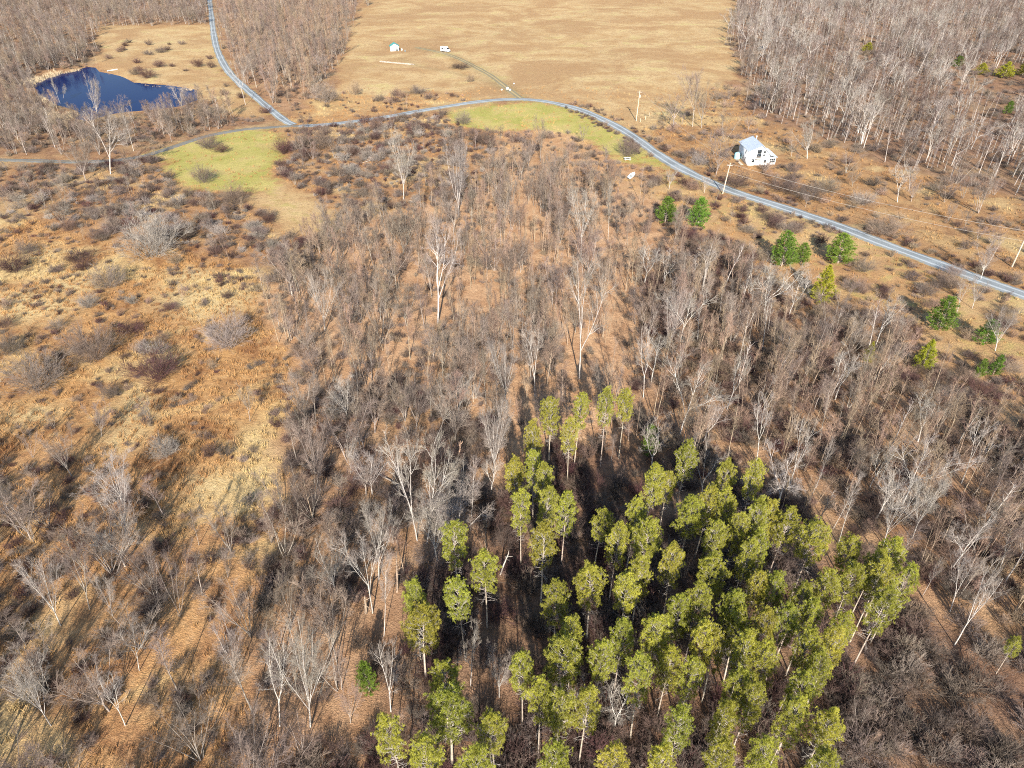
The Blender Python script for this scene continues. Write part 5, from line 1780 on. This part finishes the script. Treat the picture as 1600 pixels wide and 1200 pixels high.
def build_vehicles():
    P = ground(696, 81)
    o = thing('camper_van', 'white camper van parked on the hay field', 'van', P, R(-38))
    loft([body_ring(-2.9, 0.98, 0.5, 2.3), body_ring(-2.75, 1.05, 0.42, 2.6), body_ring(0.9, 1.05, 0.42, 2.65), body_ring(1.5, 1.03, 0.42, 2.2),
          body_ring(2.1, 1.0, 0.42, 1.45), body_ring(2.8, 0.95, 0.45, 1.25), body_ring(2.95, 0.85, 0.55, 1.1)], 'white_paint', 'body', o)
    wheels(o, (-1.9, 1.95), 1.06, 0.36)
    V = [(1.56, -0.85, 2.2), (1.56, 0.85, 2.2), (2.16, 0.82, 1.5), (2.16, -0.82, 1.5)]
    link('windscreen', poly_mesh('windscreen', V + [(a - 0.05, b, c - 0.05) for a, b, c in V], [(0, 1, 2, 3), (7, 6, 5, 4), (0, 4, 5, 1), (1, 5, 6, 2), (2, 6, 7, 3), (3, 7, 4, 0)], 'dark_glass'), o)
    for s in (-1, 1):
        bx('window', [(-2.0, s * 1.056 - 0.01, 1.45, -0.6, s * 1.056 + 0.01, 2.1)], 'dark_glass', o)
        bx('window', [(0.2, s * 1.054 - 0.01, 1.4, 1.2, s * 1.054 + 0.01, 2.0)], 'dark_glass', o)
        bx('headlight', [(2.86, s * 0.62 - 0.14, 0.8, 2.95, s * 0.62 + 0.14, 1.0)], 'metal_roof', o)
    bx('bumper', [(2.9, -0.9, 0.45, 3.05, 0.9, 0.62)], 'grey_plastic', o)
    bx('roof_vent', [(-1.4, -0.3, 2.62, -0.8, 0.3, 2.78)], 'white_paint', o)
    P = ground(1191, 77)
    o = thing('parked_car', 'dark blue car parked in the far field beside the woods', 'car', P, R(8))
    loft([body_ring(-2.2, 0.75, 0.5, 0.95, .1), body_ring(-2.1, 0.86, 0.32, 1.05, .1), body_ring(-0.9, 0.9, 0.28, 1.08, .1), body_ring(0.9, 0.9, 0.28, 1.02, .1), body_ring(2.0, 0.84, 0.32, 0.85, .1),
          body_ring(2.2, 0.7, 0.45, 0.75, .1)], 'navy_paint', 'body', o)
    loft([body_ring(-2.0, 0.68, 0.98, 1.1, .05), body_ring(-1.5, 0.7, 0.98, 1.62, .1), body_ring(0.2, 0.7, 0.98, 1.64, .1), body_ring(1.0, 0.7, 0.96, 1.05, .05)], 'dark_glass', 'cabin', o)
    bx('roof', [(-1.5, -0.58, 1.625, 0.2, 0.58, 1.67)], 'navy_paint', o)
    wheels(o, (-1.35, 1.4), 0.9)
    for s in (-1, 1):
        bx('headlight', [(2.08, s * 0.55 - 0.13, 0.58, 2.22, s * 0.55 + 0.13, 0.72)], 'white_paint', o)
    # motor boat lying on the grass
    P = ground(983.5, 280)
    o = thing('motor_boat', 'old white motor boat with grey cockpit lying in the grass below the lawn', 'boat', P, R(62))
    o.scale = (0.72, 0.72, 0.72)

    def hull(x, w, keel, top, thick):
        return [(x, -w, top), (x, -w * 0.85, (top + keel) / 2), (x, 0, keel), (x, w * 0.85, (top + keel) / 2), (x, w, top), (x, w - thick, top), (x, 0, top - 0.55 if thick < w * 0.5 else top - 0.02), (x, -w + thick, top)]
    loft([hull(0, 1.0, 0.05, 1.05, 0.2), hull(1.5, 1.12, 0.0, 1.1, 0.2), hull(3.2, 1.1, 0.0, 1.2, 0.2), hull(3.5, 1.08, 0.02, 1.22, 0.9), hull(4.6, 0.8, 0.15, 1.3, 0.7), hull(5.5, 0.35, 0.5, 1.4, 0.33), hull(5.9, 0.04, 0.95, 1.45, 0.03)],
         'white_paint', 'hull', o)
    bx('cockpit_floor', [(0.15, -0.72, 0.7, 3.3, 0.72, 0.78)], 'grey_plastic', o)
    for xx in (0.5, 2.0):
        bx('seat', [(xx, -0.7, 0.78, xx + 0.5, 0.7, 1.08)], 'grey_plastic', o)
    V = [(3.3, -0.9, 1.25), (3.3, 0.9, 1.25), (2.95, 0.85, 1.75), (2.95, -0.85, 1.75)]
    link('windscreen', poly_mesh('windscreen', V + [(a + 0.04, b, c) for a, b, c in V], [(0, 1, 2, 3), (7, 6, 5, 4), (0, 4, 5, 1), (1, 5, 6, 2), (2, 6, 7, 3), (3, 7, 4, 0)], 'white_paint'), o)
    bx('outboard_motor', [(-0.5, -0.2, 0.5, -0.05, 0.2, 1.45), (-0.35, -0.08, -0.05, -0.15, 0.08, 0.5)], 'white_paint', o)
    # picnic table
    P = ground(980, 250)
    o = thing('picnic_table', 'white picnic table beside a dark bush at the lawn corner', 'table', P, R(3))
    for k in range(5):
        bx('top_plank', [(-1.1, -0.4 + k * 0.165, 0.72, 1.1, -0.4 + k * 0.165 + 0.15, 0.76)], 'white_paint', o)
    for s in (-1, 1):
        bx('bench', [(-1.1, s * 0.75 - 0.14, 0.42, 1.1, s * 0.75 + 0.14, 0.46)], 'white_paint', o)
        for xx in (-0.8, 0.8):
            link('leg', tube_mesh('leg', [(xx, s * 0.25, 0.72, xx, s * 0.72, 0.0, 0.06, 0.06)], 'white_paint', 4), o)
    for xx in (-0.8, 0.8):
        bx('brace', [(xx + 0.07, -0.75, 0.36, xx + 0.12, 0.75, 0.42)], 'white_paint', o)
    # canoe on the pond shore
    P = ground(176, 110.5)
    o = thing('canoe', 'white canoe pulled up on the far pond shore', 'canoe', P + Vector((0, 0, 0.03)), R(50))
    ring = []
    for i in range(9):
        t = -1 + i / 4
        w = 0.42 * (1 - abs(t) ** 2.4) + 0.02
        s = 0.18 * abs(t) ** 3
        ring.append([(t * 2.6, -w, 0.38 + s), (t * 2.6, -w * .8, 0.12 + s * .6), (t * 2.6, 0, s * .5), (t * 2.6, w * .8, 0.12 + s * .6), (t * 2.6, w, 0.38 + s), (t * 2.6, w - .02, 0.37 + s),
                     (t * 2.6, 0, 0.06 + s * .6), (t * 2.6, -w + .02, 0.37 + s)])
    loft(ring, 'white_paint', 'hull', o)
    for xx in (-1.4, 1.4):
        bx('thwart', [(xx - 0.1, -0.3, 0.34, xx + 0.1, 0.3, 0.37)], 'weathered_wood', o)
    # shed at the top of the hay field
    P = ground(617, 80)
    o = thing('shed', 'small white shed with teal roof at the top of the hay field', 'shed', P, R(12))
    bx('wall', [(-2.4, 0, -0.2, 0.6, 0.15, 2.5), (-2.4, 0.15, -0.2, -2.25, 4, 2.5), (2.25, 0.15, -0.2, 2.4, 4, 2.5), (-2.4, 4, -0.2, 2.4, 4.15, 2.5), (1.7, 0, -0.2, 2.4, 0.15, 2.5), (0.6, 0, 2.1, 1.7, 0.15, 2.5)],
       'white_paint', o)
    for yy in (0.003, 4.0):
        V = [(-2.4, yy, 2.5), (2.4, yy, 2.5), (0, yy, 3.9), (-2.4, yy + .14, 2.5), (2.4, yy + .14, 2.5), (0, yy + .14, 3.9)]
        link('gable', poly_mesh('gable', V, [(0, 1, 2), (5, 4, 3), (0, 3, 4, 1), (1, 4, 5, 2), (2, 5, 3, 0)], 'white_paint'), o)
    for s in (-1, 1):
        V = [(s * 2.7, -0.4, 2.33), (0, -0.4, 3.92), (0, 4.5, 3.92), (s * 2.7, 4.5, 2.33)]
        V += [(a, b, c + 0.12) for a, b, c in V]
        link('roof', poly_mesh('roof', V, [(0, 3, 2, 1), (4, 5, 6, 7), (0, 1, 5, 4), (1, 2, 6, 5), (2, 3, 7, 6), (3, 0, 4, 7)], 'teal_roof'), o)
    bx('door', [(0.7, 0.06, 0, 1.6, 0.12, 2.1)], 'grey_plastic', o)
    for k, (uu, vv) in enumerate(((628, 79), (633, 81))):
        P = ground(uu, vv)
        b = thing('barrel', ('tan barrel nearest the teal-roofed shed', 'dark barrel right of the tan one by the shed')[k], 'barrel', P)
        link('body', tube_mesh('body', [(0, 0, 0, 0, 0, .5, .36, .42), (0, 0, .5, 0, 0, 1.0, .42, .36), (0, 0, 1.0, 0, 0, 1.01, .36, .02)], ('stone_white', 'grey_plastic')[k], 12, True), b)
        link('hoop', tube_mesh('hoop', [(0, 0, .28, 0, 0, .34, .41, .415)], 'black_rubber', 12), b)
    # rail stack in the hay field
    A, B = ground(593, 97), ground(641, 101)
    o = thing('timber_stack', 'long low stack of weathered timber in the hay field', 'timber', A, math.atan2(B.y - A.y, B.x - A.x))
    L = (B - A).length
    rr = random.Random(4)
    for row, zc in ((0, 0.16), (1, 0.16), (0.5, 0.46)):
        xx = rr.uniform(0, 0.6)
        while xx < L - 1:
            ln = rr.uniform(2.4, 4.0)
            yy = row * 0.45 + rr.uniform(-.06, .06)
            link('log', tube_mesh('log', [(xx, yy, zc, xx + ln, yy + rr.uniform(-.15, .15), zc, 0.17, 0.14), (xx + ln, yy, zc, xx + ln + .01, yy, zc, .14, .01)], 'weathered_wood', 6), o)
            xx += ln + 0.15
    # white boulders and mailbox at the driveway mouth
    rr = random.Random(8)
    for k, (uu, vv, s) in enumerate(((793, 139.5, 0.85), (797, 141.5, 0.6), (784, 141, 0.5))):
        P = ground(uu, vv)
        V, F = [], []
        for i in range(5):
            th = math.pi * (i + 0.3) / 5.6
            for j in range(8):
                ph = j * math.pi / 4
                q = s * rr.uniform(0.75, 1.1)
                V.append((q * math.sin(th) * math.cos(ph), q * math.sin(th) * math.sin(ph), 0.25 + 0.8 * q * math.cos(th)))
        for i in range(4):
            for j in range(8):
                F.append((i * 8 + j, (i + 1) * 8 + j, (i + 1) * 8 + (j + 1) % 8, i * 8 + (j + 1) % 8))
        F += [tuple(range(8)), tuple(range(39, 31, -1))]
        o = link('boulder', poly_mesh('boulder', V, F, 'stone_white'))
        o.location = P
        tag(o, ('largest white boulder at the driveway mouth', 'smaller white boulder nearest the road at the driveway mouth', 'left pinkish boulder at the driveway mouth')[k], 'boulder', 'driveway boulders')
    P = ground(803, 135)
    o = thing('mailbox', 'small white box on a post right of the driveway boulders', 'mailbox', P, R(20))
    link('post', tube_mesh('post', [(0, 0, -0.2, 0, 0, 1.1, 0.07, 0.07)], 'weathered_wood', 5), o)
    bx('box', [(-0.2, -0.35, 1.1, 0.2, 0.35, 1.45)], 'white_paint', o)
    for k, (uu, vv) in enumerate(((1000, 191), (1008, 187), (1014, 182))):
        P = ground(uu, vv)
        o = link('fence_post', tube_mesh('fence_post', [(0, 0, -0.3, 0.12, 0, 1.5, 0.11, 0.09), (0.12, 0, 1.5, 0.12, 0, 1.51, 0.09, 0.01)], 'pole_wood', 6))
        o.location = P
        tag(o, ('leaning fence post touching the foot of the field pole', 'second leaning fence post right of the field pole', 'third leaning fence post right of the field pole')[k], 'fence post', 'old fence posts')


build_vehicles()


# ------------------------------------------------------------------ deadwood
def log_px(a, b, r, mat, lab, z=0.12):
    A, B = ground(*a), ground(*b)
    rr = random.Random(int(a[0]))
    S = []
    pr = None
    n = 7
    for i in range(n + 1):
        t = i / n
        q = A.lerp(B, t) + Vector((rr.gauss(0, .05), rr.gauss(0, .05), r * 0.7 + z * t))
        if pr:
            S.append((*pr, *q, r * (1 - 0.6 * (i - 1) / n), r * (1 - 0.6 * i / n)))
        pr = q
    o = thing('fallen_log', lab, 'log', (0, 0, 0), 0, 'fallen trunks')
    o.location = A
    S = [(*(Vector(s[:3]) - A), *(Vector(s[3:6]) - A), s[6], s[7]) for s in S]
    link('trunk', tube_mesh('trunk', S, mat, 6, True), o)
    br = []
    for k in range(5):
        s = S[rr.randint(2, n - 1)]
        branch(br, rr, Vector(s[:3]), Vector((rr.gauss(0, 1), rr.gauss(0, 1), rr.uniform(.1, .9))).normalized(), rr.uniform(0.6, 1.6), r * .3, r * .1, 3, .15, .05)
    link('branch_stubs', tube_mesh('branch_stubs', br, mat, 3), o)


log_px((912, 1055), (937, 1053), 0.17, 'fresh_wood', 'short pale fallen log between the lower pines')
log_px((1392, 985), (1440, 1000), 0.14, 'bark_grey', 'grey fallen trunk at the right edge of the pines')
log_px((520, 270), (600, 245), 0.16, 'bark_pale', 'long pale fallen trunk in the shrubs below the road')
log_px((580, 735), (625, 762), 0.18, 'bark_grey', 'dark fallen trunk left of the big double tree')
log_px((1225, 740), (1205, 752), 0.12, 'bark_pale', 'arched white fallen branch above the pines')


def snag(u, v, ut, vt, r, mat, lab):
    P = ground(u, v)
    h, dx = top_fit(P, ut, vt)
    o = thing('broken_snag', lab, 'dead tree', P, 0, 'broken snags')
    rr = random.Random(u)
    T = []
    tr = branch(T, rr, Vector((0, 0, -0.2)), Vector((dx / h, 0, 1)).normalized(), h, r, r * 0.6, 6, 0.05, 0.02)
    e = tr[-1][0]
    T.append((*e, *(e + Vector((0.05, 0.1, 0.5))), r * 0.5, 0.01))
    link('trunk', tube_mesh('trunk', T, mat, 6, True), o)
    S = []
    for k in range(4):
        p, d, rd = along(tr, rr.uniform(0.5, 0.95))
        branch(S, rr, p, side(rr, d, 1.0), rr.uniform(0.3, 1.2), r * .3, r * .12, 3, .15, .1)
    link('branch_stubs', tube_mesh('branch_stubs', S, mat, 4), o)


snag(716, 712, 718, 692, 0.2, 'fresh_wood', 'short snapped trunk with fresh pinkish wood in the mid woods')
snag(781, 898, 797, 862, 0.12, 'bark_pale', 'crooked white dead stem right of the left pine group')
snag(620, 925, 622, 872, 0.14, 'bark_tan', 'broken tan trunk beside the silver-crowned tree')
snag(572, 958, 567, 932, 0.2, 'bark_tan', 'short thick broken trunk at the foot of the bent-limbed tree')
